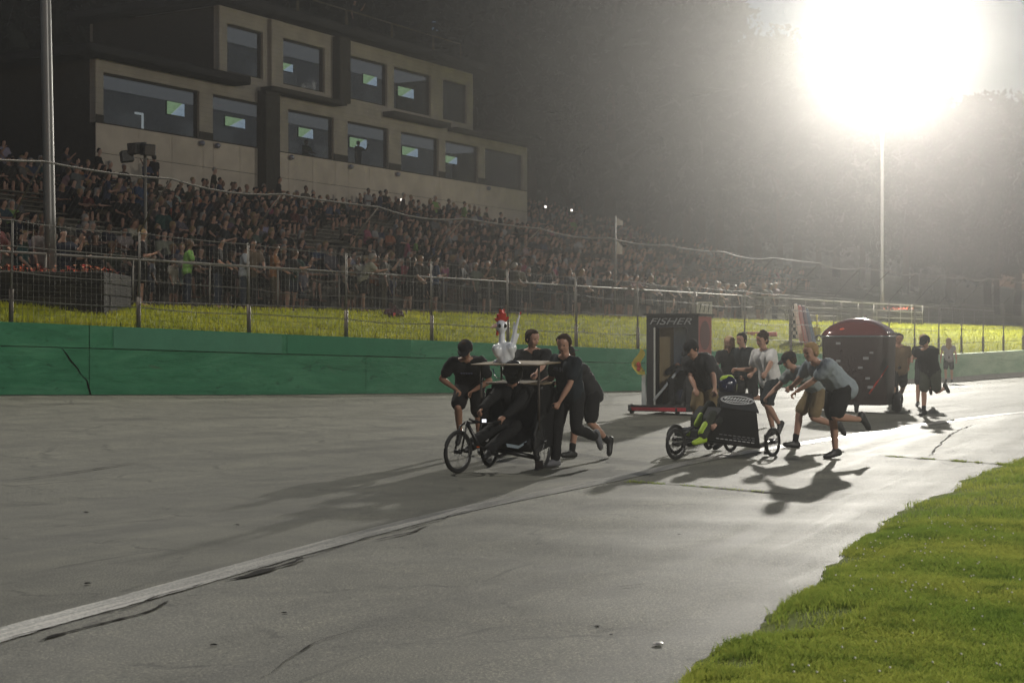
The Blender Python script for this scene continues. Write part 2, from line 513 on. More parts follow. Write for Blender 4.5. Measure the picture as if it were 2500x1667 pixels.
for pts, w in (([G(10, 1472), G(180, 1430), G(380, 1370), G(470, 1344)], 0.012),
               ([G(560, 1320), G(700, 1283), G(860, 1236), G(985, 1203), G(1100, 1172)], 0.015),
               ([G(90, 1478), G(200, 1446), G(310, 1418), G(390, 1384)], 0.035),
               ([G(500, 1340), G(600, 1318), G(660, 1300), G(690, 1287)], 0.045),
               ([G(860, 1245), G(930, 1232), G(985, 1210)], 0.03),
               ([G(590, 1568), G(720, 1490), G(830, 1440)], 0.008),
               ([G(1415, 1352), G(1480, 1344)], 0.012),
               ([G(2002, 1308), G(2070, 1307)], 0.01),
               ([G(0, 1118), G(150, 1100), G(330, 1075)], 0.02),
               ([G(2130, 1052), G(2185, 1000), G(2240, 975)], 0.03)):
    crackline('pavement_crack', pts, w, len(pts) * 3.1 + pts[0].x)
# small dark chips and stones on the asphalt
for x, y, s in ((490, 1485, .04), (652, 1411, .035), (92, 1137, .05), (198, 1179, .05), (545, 1208, .045), (200, 1343, .05), (1372, 1442, .03), (1404, 1462, .025), (1518, 1480, .03), (2002, 1276, .04), (1560, 1230, .03)):
    mb = MB(); c = G(x, y); s *= .38
    n = 7
    poly = [c + Vector((math.cos(k * 6.283 / n) * s * rnd.uniform(.6, 1.3) * 1.6, math.sin(k * 6.283 / n) * s * rnd.uniform(.6, 1.3), 0)) for k in range(n)]
    top = [p * 0.5 + c * 0.5 + Vector((0, 0, s * 0.35)) for p in poly]
    mb.add(poly + top, [tuple(range(n, 2 * n))] + [(k, (k + 1) % n, n + (k + 1) % n, n + k) for k in range(n)])
    tag(mb.build('asphalt_chip', M_crack, loc=(0, 0, 0.012)), kind='structure')
# a flattened pale bottle cap near the grass
mb = MB(); c = G(1524, 1482) if False else G(1512, 1484)
mb.ell(c + Vector((0, 0, 0.018)), (0.03, 0.03, 0.006), 14, 6)
tag(mb.build('bottle_cap', mat('pale_metal', (0.55, 0.53, 0.5), 0.35, 0.6), smooth=True), 'pale flattened bottle cap lying on the asphalt near the lawn', 'bottle cap')

# infield lawn: ground sheet + blades
EDGE = [(1450, 1720), (1560, 1600), (1602, 1545), (1650, 1500), (1700, 1478), (1765, 1442), (1800, 1400), (1880, 1352), (1908, 1330), (1912, 1300), (1960, 1262), (2010, 1225), (2055, 1185), (2110, 1158), (2195, 1124), (2230, 1100), (2290, 1078), (2352, 1055), (2450, 1020), (2700, 960), (3100, 915)]
EG = [G(x, y) for x, y in EDGE]
ES = spline(EG, 16)
ESx = np.array([p.x for p in ES]); ESy = np.array([p.y for p in ES])
def lawn_pt(i, v):
    p = ES[i]
    p = p + Vector((0.10 * noise.noise(Vector((p.y * 1.7, 0, 0))) + 0.05 * noise.noise(Vector((p.y * 6, 3, 0))), 0, 0))
    q = p + Vector((1.0, -0.12, 0)) * v
    return (q.x, q.y, 0.012 + min(0.05, v * 0.09) + 0.012 * noise.noise(Vector((q.x * 0.9, q.y * 0.9, 1))) * min(1, v))
tag(grid_mesh('infield', lawn_pt, list(range(len(ES))), np.concatenate([np.linspace(-0.02, 2, 22), np.linspace(2.2, 30, 30)]), M_infield), kind='structure')

def blades(name, pts, h, w, col_fn, matl, seed, lean=0.5, per=1):
    """pts (n,3) roots; every blade a bent two-triangle strip"""
    rg = np.random.default_rng(seed)
    pts = np.repeat(np.asarray(pts, dtype=np.float32), per, axis=0)
    n = len(pts)
    ang = rg.uniform(0, 2 * np.pi, n); hh = np.asarray(h) * rg.uniform(0.5, 1.35, n) if np.ndim(h) else h * rg.uniform(0.5, 1.35, n)
    ww = w * rg.uniform(0.6, 1.4, n)
    la = rg.uniform(0, 2 * np.pi, n); ll = rg.uniform(0.1, lean, n) * hh
    side = np.stack([np.cos(ang), np.sin(ang), 0 * ang], 1) * ww[:, None]
    lv = np.stack([np.cos(la) * ll, np.sin(la) * ll, 0 * la], 1)
    mid = pts + lv * 0.35; mid[:, 2] += hh * 0.6
    tip = pts + lv; tip[:, 2] += hh
    V = np.stack([pts - side, pts + side, mid + side * 0.7, mid - side * 0.7, tip], 1).reshape(-1, 3)
    b5 = (np.arange(n) * 5)[:, None]
    T = np.concatenate([b5 + np.array([[0, 1, 2]]), b5 + np.array([[0, 2, 3]]), b5 + np.array([[3, 2, 4]])], 0)
    col = col_fn(pts, rg)
    C = np.repeat(col[:, None, :], 5, 1).reshape(-1, 3)
    return np_mesh(name, V, T, matl, attr={'Col': C.astype(np.float32)})
M_blade = blade_mat('grass_blade', None, 0.5)
def green(pts, rg, base=(0.26, 0.37, 0.06), yel=(0.47, 0.50, 0.10), dk=(0.11, 0.19, 0.03)):
    n = len(pts)
    k = np.array([noise.noise(Vector((p[0] * 0.9, p[1] * 0.9, 3.0))) for p in pts]) + rg.normal(0, 0.22, n)
    k2 = np.array([noise.noise(Vector((p[0] * 4.5, p[1] * 4.5, 8.0))) for p in pts]) + rg.normal(0, 0.2, n)
    a = np.clip(0.5 + k, 0, 1)[:, None]; d = np.clip(-k2 * 1.2, 0, 1)[:, None]
    c = np.array(base) * (1 - a) + np.array(yel) * a
    return c * (1 - 0.75 * d) + np.array(dk) * 0.75 * d
rg = np.random.default_rng(5)
# roots: denser near the camera, ragged at the edge, thin on the bare dirt patch
roots = []; hs = []
edge_y = ESy; edge_x = ESx
o_ = np.argsort(edge_y)
def edge_at(y): return np.interp(y, edge_y[o_], edge_x[o_])
def sprinkle(n, y0, y1, wid):
    y = y0 + (y1 - y0) * rg.uniform(0, 1, n) ** 1.25
    x = edge_at(y) + wid(y) * rg.uniform(-0.01, 1, n)
    return x, y
BARE = [(G(1800, 1452), 0.42, 0.30), (G(1890, 1425), 0.38, 0.30), (G(1700, 1540), 0.16, 0.2), (G(1835, 1490), 0.2, 0.12), (G(1640, 1590), 0.12, 0.1)]
for n, y0, y1, wid, hb in ((190000, 6.3, 13.5, lambda y: np.maximum(0.5, 0.335 * y - edge_at(y) + 0.3), 0.034), (40000, 13.5, 30, lambda y: np.maximum(0.5, 0.335 * y - edge_at(y) + 1.0), 0.05)):
    x, y = sprinkle(n, y0, y1, wid)
    dens = np.array([noise.noise(Vector((a * 1.6, b_ * 1.6, 5.5))) for a, b_ in zip(x, y)])
    v = x - edge_at(y)
    keep = rg.uniform(0, 1, len(x)) < np.clip(0.3 + v / 0.2 + dens * 1.1, 0.0, 1)
    for c, rx, ry in BARE:
        e = ((x - c.x) / rx) ** 2 + ((y - c.y) / ry) ** 2
        keep &= rg.uniform(0, 1, len(x)) > np.clip(1.25 - e, 0, 0.95)
    x, y, dens, v = x[keep], y[keep], dens[keep], v[keep]
    z = 0.008 + np.minimum(0.05, np.maximum(v, 0) * 0.09)
    roots.append(np.stack([x, y, z], 1)); hs.append(hb * np.clip(1 + .8 * dens, .45, 1.9))
PT = np.concatenate(roots); HS = np.concatenate(hs)
PT[:, :2] += rg.normal(0, 0.012, (len(PT), 2))
tag(blades('infield_grass', PT, HS, 0.0035, green, M_blade, 1, 0.8), 'mown green infield grass along the inner edge of the asphalt', 'grass', kind='stuff')
# clover heads in the lawn
cl = rg.choice(len(PT), 230, replace=False)
mb = MB()
for i in cl:
    p = PT[i]
    if p[1] > 14: continue
    mb.ell((p[0], p[1], p[2] + 0.042 + rg.uniform(0, 0.015)), (0.0065, 0.0065, 0.006), 6, 4)
tag(mb.build('clover_flowers', mat('clover_white', (0.8, 0.78, 0.7), 0.8), smooth=True), 'small white clover heads scattered through the infield grass', 'clover', kind='stuff')
# weeds growing in the two pavement joints
for x0, y0, x1, y1, n, lb in ((2008, 1049, 2330, 1070, 1500, 'thin line of weeds in the far pavement joint reaching the lawn'), (1440, 1108, 1842, 1141, 800, 'thin broken line of weeds in the pavement joint below the low cart')):
    a = G(x0, y0); b_ = G(x1, y1)
    t = rg.uniform(0, 1, n); k = np.array([noise.noise(Vector((q * 9, x0, 0))) for q in t]); t = t[k > 0.02]
    pts = np.stack([a.x + (b_.x - a.x) * t + rg.normal(0, .025, len(t)), a.y + (b_.y - a.y) * t + rg.normal(0, .035, len(t)), 0.01 + 0 * t], 1)
    tag(blades('joint_weeds', pts, 0.026, 0.004, green, M_blade, int(x0), 0.9), lb, 'weeds', kind='stuff')
    crackline('pavement_joint', [a, a * 0.6 + b_ * 0.4, b_], 0.05, x0 * 0.01, 0.016)

# ------------------------------------------------------------------ grass bank behind the wall, the level strip and the hill
def bank_pt(X, v):
    p = wallp(X) - WN * 0.34
    k = max(2.0, (10.9 + 0.49 * X) / 1.964 - 0.3)
    q = p + MD * (k * v)
    z0 = wtop(X) - 0.05
    e = min(1.0, max(0.0, v * 1.02))
    z = z0 + (LEV - z0) * (1 - (1 - e) ** 1.4)
    return (q.x, q.y, z + 0.05 * noise.noise(Vector((q.x * 0.4, q.y * 0.4, 2))) * (1 - e) * min(1, v * 8))
tag(grid_mesh('grass_bank', bank_pt, np.concatenate([np.linspace(-40, -14, 14), np.linspace(-13, 40, 90), np.linspace(42, 120, 20)]), np.linspace(0, 1, 14), M_bankgrass), kind='structure')
def hill_pt(t, o):
    p = Q(t, o)
    z = hz(t, o) + (0 if o < 3 else 0.25 * noise.noise(Vector((p.x * 0.12, p.y * 0.12, 0))))
    return (p.x, p.y, z + 0.004)
tag(grid_mesh('hillside', hill_pt, np.linspace(-60, 330, 80), np.concatenate([np.linspace(-0.35, 3, 6), np.linspace(4, 40, 20), np.linspace(45, 300, 24)]), M_hill), kind='structure')
nb = 52000
X = -13 + 62 * rg.uniform(0, 1, nb) ** 1.5; v = rg.uniform(0.0, 0.98, nb)
pb = np.array([bank_pt(a, c) for a, c in zip(X, v)])
hb = np.where(v < 0.06, 0.16, 0.075) * (1 + pb[:, 1] / 120)
tag(blades('bank_grass', pb, hb, 0.012, lambda p, r_: green(p, r_, (0.20, 0.22, 0.016), (0.32, 0.31, 0.022), (0.11, 0.13, 0.012)), M_blade, 7, 0.7),
    'bright green grass bank between the painted wall and the stands', 'grass', kind='stuff')
# ------------------------------------------------------------------ the painted retaining wall
m, N, L, b = new_mat('green_wall_paint')
geo = N.new('ShaderNodeNewGeometry'); pos = geo.outputs['Position']
mp = N.new('ShaderNodeMapping'); mp.vector_type = 'TEXTURE'; mp.inputs['Rotation'].default_value = (0, 0, math.atan(1.2)); mp.inputs['Scale'].default_value = (1.7, 1, .5); L.new(pos, mp.inputs[0])
n1 = tex_noise(N, L, mp.outputs[0], 0.7, 6, 0.65, 0.5); n2 = tex_noise(N, L, mp.outputs[0], 3.2, 6, 0.7, 1.2); n3 = tex_noise(N, L, pos, 24, 4, 0.6)
sx = N.new('ShaderNodeSeparateXYZ'); L.new(pos, sx.inputs[0])
rx = N.new('ShaderNodeMapRange'); rx.inputs[1].default_value = 9.0; rx.inputs[2].default_value = 19.0; L.new(sx.outputs[0], rx.inputs[0])
ga = ramp(N, n1.outputs[0], L, [(0.3, (0.035, 0.20, 0.095)), (0.5, (0.058, 0.265, 0.135)), (0.7, (0.11, 0.35, 0.19))])
gb = ramp(N, n1.outputs[0], L, [(0.3, (0.20, 0.30, 0.20)), (0.6, (0.34, 0.42, 0.30))])        # far end's brighter light and haze painted in as paler green
c = mixc(N, L, rx.outputs[0], ga.outputs[0], gb.outputs[0])
st = ramp(N, n2.outputs[0], L, [(0.30, (0.35, 0.35, 0.33)), (0.40, (1, 1, 1)), (0.62, (1.05, 1.04, 1.0)), (0.72, (1.35, 1.3, 1.25))])
n4 = tex_noise(N, L, mp.outputs[0], 0.45, 3, 0.6, 1.5); rs4 = ramp(N, n4.outputs[0], L, [(0.66, (0, 0, 0)), (0.74, (0.55, 0.55, 0.55))])
c = mixc(N, L, rs4.outputs[0], c, (0.13, 0.10, 0.075))
c = mixc(N, L, 0.8, c, st.outputs[0], 'MULTIPLY')
L.new(c, b.inputs['Base Color']); b.inputs['Roughness'].default_value = 0.55; b.inputs['Specular IOR Level'].default_value = 0.35
bp = N.new('ShaderNodeBump'); bp.inputs['Strength'].default_value = 1.0; bp.inputs['Distance'].default_value = 0.06; L.new(n2.outputs[0], bp.inputs['Height'])
b2 = N.new('ShaderNodeBump'); b2.inputs['Strength'].default_value = 0.35; b2.inputs['Distance'].default_value = 0.01; L.new(n3.outputs[0], b2.inputs['Height']); L.new(bp.outputs[0], b2.inputs['Normal'])
L.new(b2.outputs[0], b.inputs['Normal'])
M_wall = m
M_wall2 = mat('green_patch_paint', (0.04, 0.215, 0.108), 0.55, 0, 0.15, 3, 0.35, 0.3, 20)
M_wall3 = mat('green_patch_pale', (0.075, 0.25, 0.15), 0.55, 0, 0.15, 3, 0.35, 0.3, 20)
M_conc = mat('grey_concrete', (0.24, 0.23, 0.21), 0.85, 0, 0.25, 4, 0.3, 0.5, 40)
wall = thing('retaining_wall', 'green painted concrete retaining wall along the outside of the track', 'wall')
secs = [-40, -30, -22, -15, -8.15, -3.35, 1.6, 6.3, 11, 15.6, 20, 26, 34, 44, 60, 80]
def wall_block(x0, x1, f0, f1, off, name, matl, thick=0.3):
    n = max(2, int((x1 - x0) / 0.8) + 1)
    mb = MB(); V = []; Fs = []
    for i in range(n + 1):
        X = x0 + (x1 - x0) * i / n
        p = wallp(X); z0 = wbase(X) - 0.15; z1 = wtop(X); zz = [z0 + (z1 - z0) * f0, z0 + (z1 - z0) * f1]
        jit = 0.008 * noise.noise(Vector((X * 0.7, f0 * 5, 0)))
        for z in zz:
            for dd in (off + jit, -thick):
                q = p + WN * dd; V.append((q.x, q.y, z))
    for i in range(n):
        a = 4 * i; c_ = 4 * (i + 1)
        Fs += [(a, c_, c_ + 2, a + 2), (a + 1, a + 3, c_ + 3, c_ + 1), (a + 2, c_ + 2, c_ + 3, a + 3), (a, a + 1, c_ + 1, c_)]
    Fs += [(0, 2, 3, 1), (4 * n, 4 * n + 1, 4 * n + 3, 4 * n + 2)]
    mb.add(V, Fs)
    return mb.build(name, matl, wall)
for i in range(len(secs) - 1):
    g = 0.006
    wall_block(secs[i] + g, secs[i + 1] - g, 0.0, 0.695, 0.0 + rnd.uniform(-0.012, 0.012), 'wall_section', M_wall)
    wall_block(secs[i] + g, secs[i + 1] - g, 0.705, 1.0, -0.012 + rnd.uniform(-0.008, 0.01), 'coping', M_wall)
for x0, x1, f0, f1, mm in ((-7.8, -5.0, .712, .985, M_wall3), (-4.9, -2.4, .712, .99, M_wall2), (0.4, 2.6, .712, .985, M_wall2)):
    n = 12; V = []; Fs = []
    for i in range(n + 1):
        X = x0 + (x1 - x0) * i / n; z0 = wbase(X) - .15; z1 = wtop(X)
        for f in (f0, f1):
            q = wallp(X) + WN * 0.012; V.append((q.x, q.y, z0 + (z1 - z0) * f))
    for i in range(n): Fs.append((2 * i, 2 * i + 2, 2 * i + 3, 2 * i + 1))
    np_mesh('paint_patch', V, Fs, mm, wall)
mb = MB()                                                   # dark gash in the paint at the left joint
for pts in ([(-8.55, .69), (-8.47, .6), (-8.44, .55), (-8.33, .44), (-8.28, .36), (-8.19, .28), (-8.17, .2), (-8.13, .08)],):
    for (xa, fa), (xb, fb) in zip(pts[:-1], pts[1:]):
        for q0, q1, w0, w1 in ((xa, xb, .008 + .03 * abs(math.sin(fa * 9)), .008 + .03 * abs(math.sin(fb * 9))),):
            def wp(X, f): 
                z0 = wbase(X) - .15; return wallp(X) + WN * 0.02 + Vector((0, 0, z0 + (wtop(X) - z0) * f))
            a, c_ = wp(xa, fa), wp(xb, fb)
            mb.add([a - WDIR * w0 * .5, a + WDIR * w0 * .5, c_ + WDIR * w1 * .5, c_ - WDIR * w1 * .5], [(0, 1, 2, 3)])
mb.build('crack', M_crack, wall)
for i in range(7):                                           # kerb at the foot of the far wall
    X0 = 12.5 + i * 3.4
    mb = MB(); a = wallp(X0) + WN * 0.22; c_ = wallp(X0 + 3.37) + WN * 0.22
    a.z = wbase(X0); c_.z = wbase(X0 + 3.37)
    poly = [a - WN * .2, a + WN * .2, a + WN * .16 + Vector((0, 0, .13)), a - WN * .2 + Vector((0, 0, .15))]
    mb.prism(poly, c_ - a); mb.build('kerb', M_conc, wall)

# ------------------------------------------------------------------ catch fence on the wall
M_galv = mat('galvanised_steel', (0.14, 0.13, 0.115), 0.65, 0.3, 0.25, 8)
M_rust = mat('weathered_steel', (0.10, 0.085, 0.07), 0.6, 0.5, 0.3, 10)
M_wire = mat('fence_wire', (0.12, 0.115, 0.10), 0.6, 0.4, 0.1)
fence = thing('catch_fence', 'tall wire catch fence with bent steel posts on top of the green wall', 'fence')
fx = [-7.27 + 1.85 * i for i in range(-8, 11)] + [12.6 + 1.33 * i for i in range(0, 26)]
def arm_tip(X, lift=1.0):
    p = wallp(X) - WN * 0.3
    return p + WN * 1.05 + Vector((0, 0, wtop(X) + 2.92))
r3 = random.Random(4)
tops = []
for i, X in enumerate(fx):
    p = wallp(X) - WN * 0.3; z = wtop(X)
    lx = r3.uniform(-.06, .06)
    a = p + Vector((0, 0, z - 0.15)); bnd = p + WDIR * lx + Vector((0, 0, z + 1.93)); mid = p + WDIR * (lx * .3) + Vector((0, 0, z + .62))
    MB().tube([a, mid], 0.046, 8).build('post_sleeve', M_rust, fence, True)
    MB().tube([mid, bnd], 0.025, 8).build('post', M_galv, fence, True)
    tip = arm_tip(X); tops.append(tip)
    MB().tube([bnd, bnd + (tip - bnd) * 0.5 + Vector((0, 0, 0.05)), tip], 0.016, 6).build('overhang_arm', M_rust, fence, True)
def cable(hfun, r, sag, name, matl, off=-0.26):
    pts = []
    for i in range(len(fx) - 1):
        A, B = hfun(i), hfun(i + 1)
        for k in range(6):
            t = k / 6
            q = A.lerp(B, t); q.z -= sag * (1 + .8 * math.sin(i * 2.7 + hfun(0).z * 5)) * 4 * t * (1 - t); pts.append(q)
    pts.append(hfun(len(fx) - 1))
    MB().tube(pts, r, 5).build(name, matl, fence, True)
for h in (0.42, 0.95, 1.42, 1.9):
    cable(lambda i, h=h: wallp(fx[i]) - WN * .26 + Vector((0, 0, wtop(fx[i]) + h)), 0.009, 0.03, 'cable', M_wire)
cable(lambda i: tops[i], 0.02, 0.07, 'top_cable', M_galv)
mb = MB()                                                    # welded mesh: too fine to pick apart
V = []; Fs = []
def wire(p0, p1, r=0.0032):
    b0 = len(V); d = (p1 - p0).normalized(); u1 = d.cross(WN if abs(d.dot(WN)) < .9 else WDIR).normalized(); u2 = u1.cross(d)
    for p in (p0, p1):
        for k in range(3):
            t = 2.094 * k; V.append(tuple(p + (u1 * math.cos(t) + u2 * math.sin(t)) * r))
    for k in range(3): Fs.append((b0 + k, b0 + (k + 1) % 3, b0 + 3 + (k + 1) % 3, b0 + 3 + k))
X = -14.0
while X < 44:
    p = wallp(X) - WN * .27; z = wtop(X)
    wire(p + Vector((0, 0, z - .02)), p + Vector((0, 0, z + 1.93))); 
    if X < 6: wire(p + Vector((0, 0, z + 1.93)), arm_tip(X) - Vector((0, 0, .05)), 0.0016)
    X += 0.075
for k in range(17):
    h = 0.05 + k * 0.115
    X = -14.0
    while X < 44:
        p = wallp(X) - WN * .268; q = wallp(X + 2.9) - WN * .268
        wire(p + Vector((0, 0, wtop(X) + h)), q + Vector((0, 0, wtop(X + 2.9) + h))); X += 2.9
tag(np_mesh('wire_mesh', V, Fs, M_wire, fence), kind='stuff')

# ------------------------------------------------------------------ floodlight masts
M_mast = mat('mast_steel', (0.15, 0.145, 0.14), 0.38, 0.5, 0.12, 3)
M_house = mat('lamp_housing', (0.10, 0.10, 0.10), 0.5, 0.4)
def mast(base, h, label, power, aim, r0=0.145, lean=(0, 0), heads=6, size=0.55, emit_s=3, color=(1.0, 0.955, 0.845), lift=0.0, beam=None, pitch=19, cone=158):
    t = thing('floodlight_mast', label, 'mast', base, 0, 'floodlight masts around the track')
    top = Vector((lean[0], lean[1], h))
    mb = MB(); n = 10
    mb.tube([top * (k / n) for k in range(n + 1)], [r0 * (1 - .42 * k / n) for k in range(n + 1)], 16); mb.build('pole', M_mast, t, True)
    mb = MB(); mb.tube([(0, 0, 0), (0, 0, 0.05)], r0 * 1.9, 16); mb.build('base_plate', M_mast, t)
    a = Vector((aim[0] - base[0], aim[1] - base[1], 0)).normalized(); sd = Vector((-a.y, a.x, 0))
    for row in range(2):
        z = h - 0.25 - row * 1.15
        MB().tube([top * (z / h) - sd * 1.6 + a * .14, top * (z / h) + sd * 1.6 + a * .14], 0.05, 8).build('cross_arm', M_mast, t, True)
        for k in range(3):
            c = top * (z / h) + sd * (-1.3 + 1.3 * k) + a * 0.38 + Vector((0, 0, .0))
            d = (a * 1.0 + Vector((0, 0, -0.35))).normalized(); up = sd.cross(d).normalized()
            rot = Matrix((sd, d, up)).transposed()
            hm = MB(); hm.box(c, (0.62, 0.28, 0.5), rot); hd = hm.build('lamp_head', M_house, t, bevel=0.03)
            em = MB(); em.box(c + d * 0.155, (0.54, 0.012, 0.42), rot); em.build('lens', emit('lamp_lens', color, emit_s), hd)
    if power:
        ld = bpy.data.lights.new('flood', 'SPOT'); ld.energy = power; ld.spot_size = R(cone); ld.spot_blend = .12 if cone > 150 else .2; ld.color = color; ld.shadow_soft_size = size
        lo = bpy.data.objects.new('flood', ld); COL.objects.link(lo); lo.parent = t
        lo.location = top + a * 1.35 + Vector((0, 0, -1.3 + lift)); lo.rotation_euler = ((Vector(beam).normalized() if beam else a) + Vector((0, 0, -math.tan(R(pitch))))).to_track_quat('-Z', 'Y').to_euler()
    return t
mast(P(2026, 735, 87), 16.4, 'tall steel floodlight mast glaring beyond the far end of the stands', POWER_A, (3, 20), r0=0.10, beam=(.76, -.65, 0))
mast((MX, MY, 2.55), 17.5, 'thick steel mast rising from the flower planter at left', POWER_B, (2, 12), r0=0.135, lean=(-0.30, 0), beam=(.86, -.51, 0))
mast((41, 63, 0.1), 17.5, 'floodlight mast outside the turn to the right', POWER_C, (0, 48), size=0.6, pitch=50, cone=128)
mast((25, -4, 0.0), 17.5, 'unseen infield floodlight mast added as fill light far to the right', POWER_D, (-8, 38), size=0.6, pitch=52, cone=124)  # unseen mast added to fill the wall and lawn with light

# ------------------------------------------------------------------ block planters with flowers at the masts
M_block = [mat('planter_block_%d' % i, c_, 0.9, 0, 0.3, 7, 0.2, 0.6, 30) for i, c_ in enumerate(((.03, .027, .025), (.036, .032, .028), (.024, .022, .021)))]
M_soil = mat('soil', (0.03, 0.025, 0.02), 0.95)
M_petal = [mat('petal_orange', (0.62, 0.13, 0.05), 0.7), mat('petal_red', (0.5, 0.05, 0.05), 0.7), mat('petal_peach', (0.6, 0.28, 0.16), 0.7)]
def planter(c, lx, ly, h, label, rz, nfl):
    t = thing('planter', label, 'planter', c, rz, 'mast planters')
    rows = 4; bh = h / rows
    bmesh_cache = {}
    for r in range(rows):
        for side in range(4):
            ln = lx if side % 2 == 0 else ly
            nb = max(2, round(ln / 0.46)); off = 0.5 if r % 2 else 0
            for k in range(nb):
                w = ln / nb
                x = -ln / 2 + w * (k + 0.5)
                if side == 0: ctr = (x, -ly / 2, bh * (r + .5)); sz = (w - .012, .22, bh - .012)
                elif side == 2: ctr = (x, ly / 2, bh * (r + .5)); sz = (w - .012, .22, bh - .012)
                elif side == 1: ctr = (lx / 2, x, bh * (r + .5)); sz = (.22, w - .012, bh - .012)
                else: ctr = (-lx / 2, x, bh * (r + .5)); sz = (.22, w - .012, bh - .012)
                key = (round(sz[0], 3), round(sz[1], 3), r3.randrange(3))
                if key not in bmesh_cache:
                    o = MB().box((0, 0, 0), sz).build('block', M_block[key[2]], t, bevel=0.015); bmesh_cache[key] = o.data
                else:
                    o = link_mesh('block', bmesh_cache[key], t)
                o.location = (ctr[0] + r3.uniform(-.008, .008), ctr[1] + r3.uniform(-.01, .01), ctr[2])
    MB().box((0, 0, h - .12), (lx - .2, ly - .2, .1)).build('soil', M_soil, t)
    for k in range(3):
        mb = MB()
        for j in range(nfl // 3):
            x = r3.uniform(-lx / 2 + .1, lx / 2 - .1); y = r3.uniform(-ly / 2 + .1, ly / 2 - .1); z = h - .05 + r3.uniform(.04, .2)
            for q in range(4):
                an = q * 1.57 + r3.random()
                mb.add([(x, y, z), (x + .05 * math.cos(an), y + .05 * math.sin(an), z + .025), (x + .05 * math.cos(an + 1), y + .05 * math.sin(an + 1), z + .02)], [(0, 1, 2)])
            mb.tube([(x, y, h - .1), (x, y, z)], .004, 3)
        tag(mb.build('flowers', M_petal[k], t), kind='stuff')
    mb = MB()
    for j in range(nfl * 4):
        x = r3.uniform(-lx / 2 + .1, lx / 2 - .1); y = r3.uniform(-ly / 2 + .1, ly / 2 - .1); z = h - .08; an = r3.random() * 6.28; l_ = r3.uniform(.06, .15)
        mb.add([(x - .02, y, z), (x + .02, y, z), (x + l_ * .6 * math.cos(an), y + l_ * .6 * math.sin(an), z + l_)], [(0, 1, 2)])
    tag(mb.build('leaves', mat('planter_leaf', (.03, .06, .015), .7), t), kind='stuff')
    return t
RZS = math.atan2(UD.y, UD.x)
pl = Vector((-11.35, 34.0, LEV - 0.30))
planter(pl, 5.4, 2.4, 0.98, 'dark block planter with orange flowers at the left edge', 0.0, 260)
p2 = P(2068, 768, 86)
planter((p2.x, p2.y, 2.2), 1.7, 1.7, 0.95, 'small dark block planter with orange flowers beside the domed cart', 0.2, 60)

# ------------------------------------------------------------------ loudspeaker pole and pennant pole
sp = P(335, 716, 38.2)
t = thing('speaker_pole', 'thin grey pole carrying black loudspeaker boxes in front of the building', 'pole', (sp.x, sp.y, LEV))
MB().tube([(0, 0, 0), (-.02, 0, 4.05)], 0.04, 10).build('pole', M_galv, t, True)
M_black = mat('matt_black', (0.012, 0.012, 0.012), 0.55, 0, .2)
def speaker_box(c, rz):
    rot = Matrix.Rotation(rz, 3, 'Z') @ Matrix.Rotation(R(8), 3, 'X')
    s_ = MB().box(c, (.30, .30, .28), rot).build('speaker', M_black, t, bevel=.02)
    MB().box(Vector(c) + rot @ Vector((0, -.155, 0)), (.25, .01, .23), rot).build('grille', mat('speaker_grille', (.06, .05, .045), .7), s_)
speaker_box((.06, -.05, 3.86), R(35)); speaker_box((-.24, 0, 3.9), R(-30)); speaker_box((-.48, .1, 3.72), R(-70))
MB().tube([(-.5, .06, 3.72), (.1, 0, 3.86)], .022, 6).build('bracket', M_galv, t, True)
fp = P(1413, 733, 57.4)
t = thing('pennant_pole', 'slim pole with two pale pennants standing by the spectator rail', 'pole', (fp.x, fp.y, LEV))
MB().tube([(0, 0, 0), (0, 0, 3.75)], 0.035, 8).build('pole', M_galv, t, True)
M_flag = mat('pale_flag', (0.6, 0.52, 0.46), .8, 0, .1)
for zz, w_, h_ in ((3.4, .22, .28), (2.35, .2, .5)):
    V = []; Fs = []
    for i in range(5):
        for j in range(5):
            x = .06 + w_ * i / 4; V.append((x, .03 * math.sin(i * 1.7 + j), zz + h_ * (j / 4) * (1 - .45 * i / 4)))
    for i in range(4):
        for j in range(4): a = i * 5 + j; Fs.append((a, a + 1, a + 6, a + 5))
    np_mesh('pennant', V, Fs, M_flag, t, True)

# ------------------------------------------------------------------ rail fence in front of the crowd
rail = thing('rail_fence', 'steel pipe rail fence holding back the standing crowd', 'fence')
tt = -8.0; k = 0
rail_t = []
while tt < 84: rail_t.append(tt); tt += 2.62
for a in rail_t:
    p = Q(a, 0.0, LEV - .1); MB().tube([p, p + Vector((0, 0, 1.2))], .027, 8).build('post', M_galv, rail, True)
for h in (1.1,):
    MB().tube([Q(a, 0.0, LEV + h) for a in rail_t], .027, 8).build('top_rail', M_galv, rail, True)
MB().tube([Q(a, 0.0, LEV + .12) for a in rail_t], .018, 6).build('bottom_rail', M_galv, rail, True)
V = []; Fs = []
a = -8.0
while a < 60:
    for sgn in (1, -1):
        p0 = Q(a, .02, LEV + .1); p1 = Q(a + sgn * .95, .02, LEV + 1.08); wire(p0, p1, .0013)
    a += .14
tag(np_mesh('chain_link', V, Fs, M_wire, rail), kind='stuff')
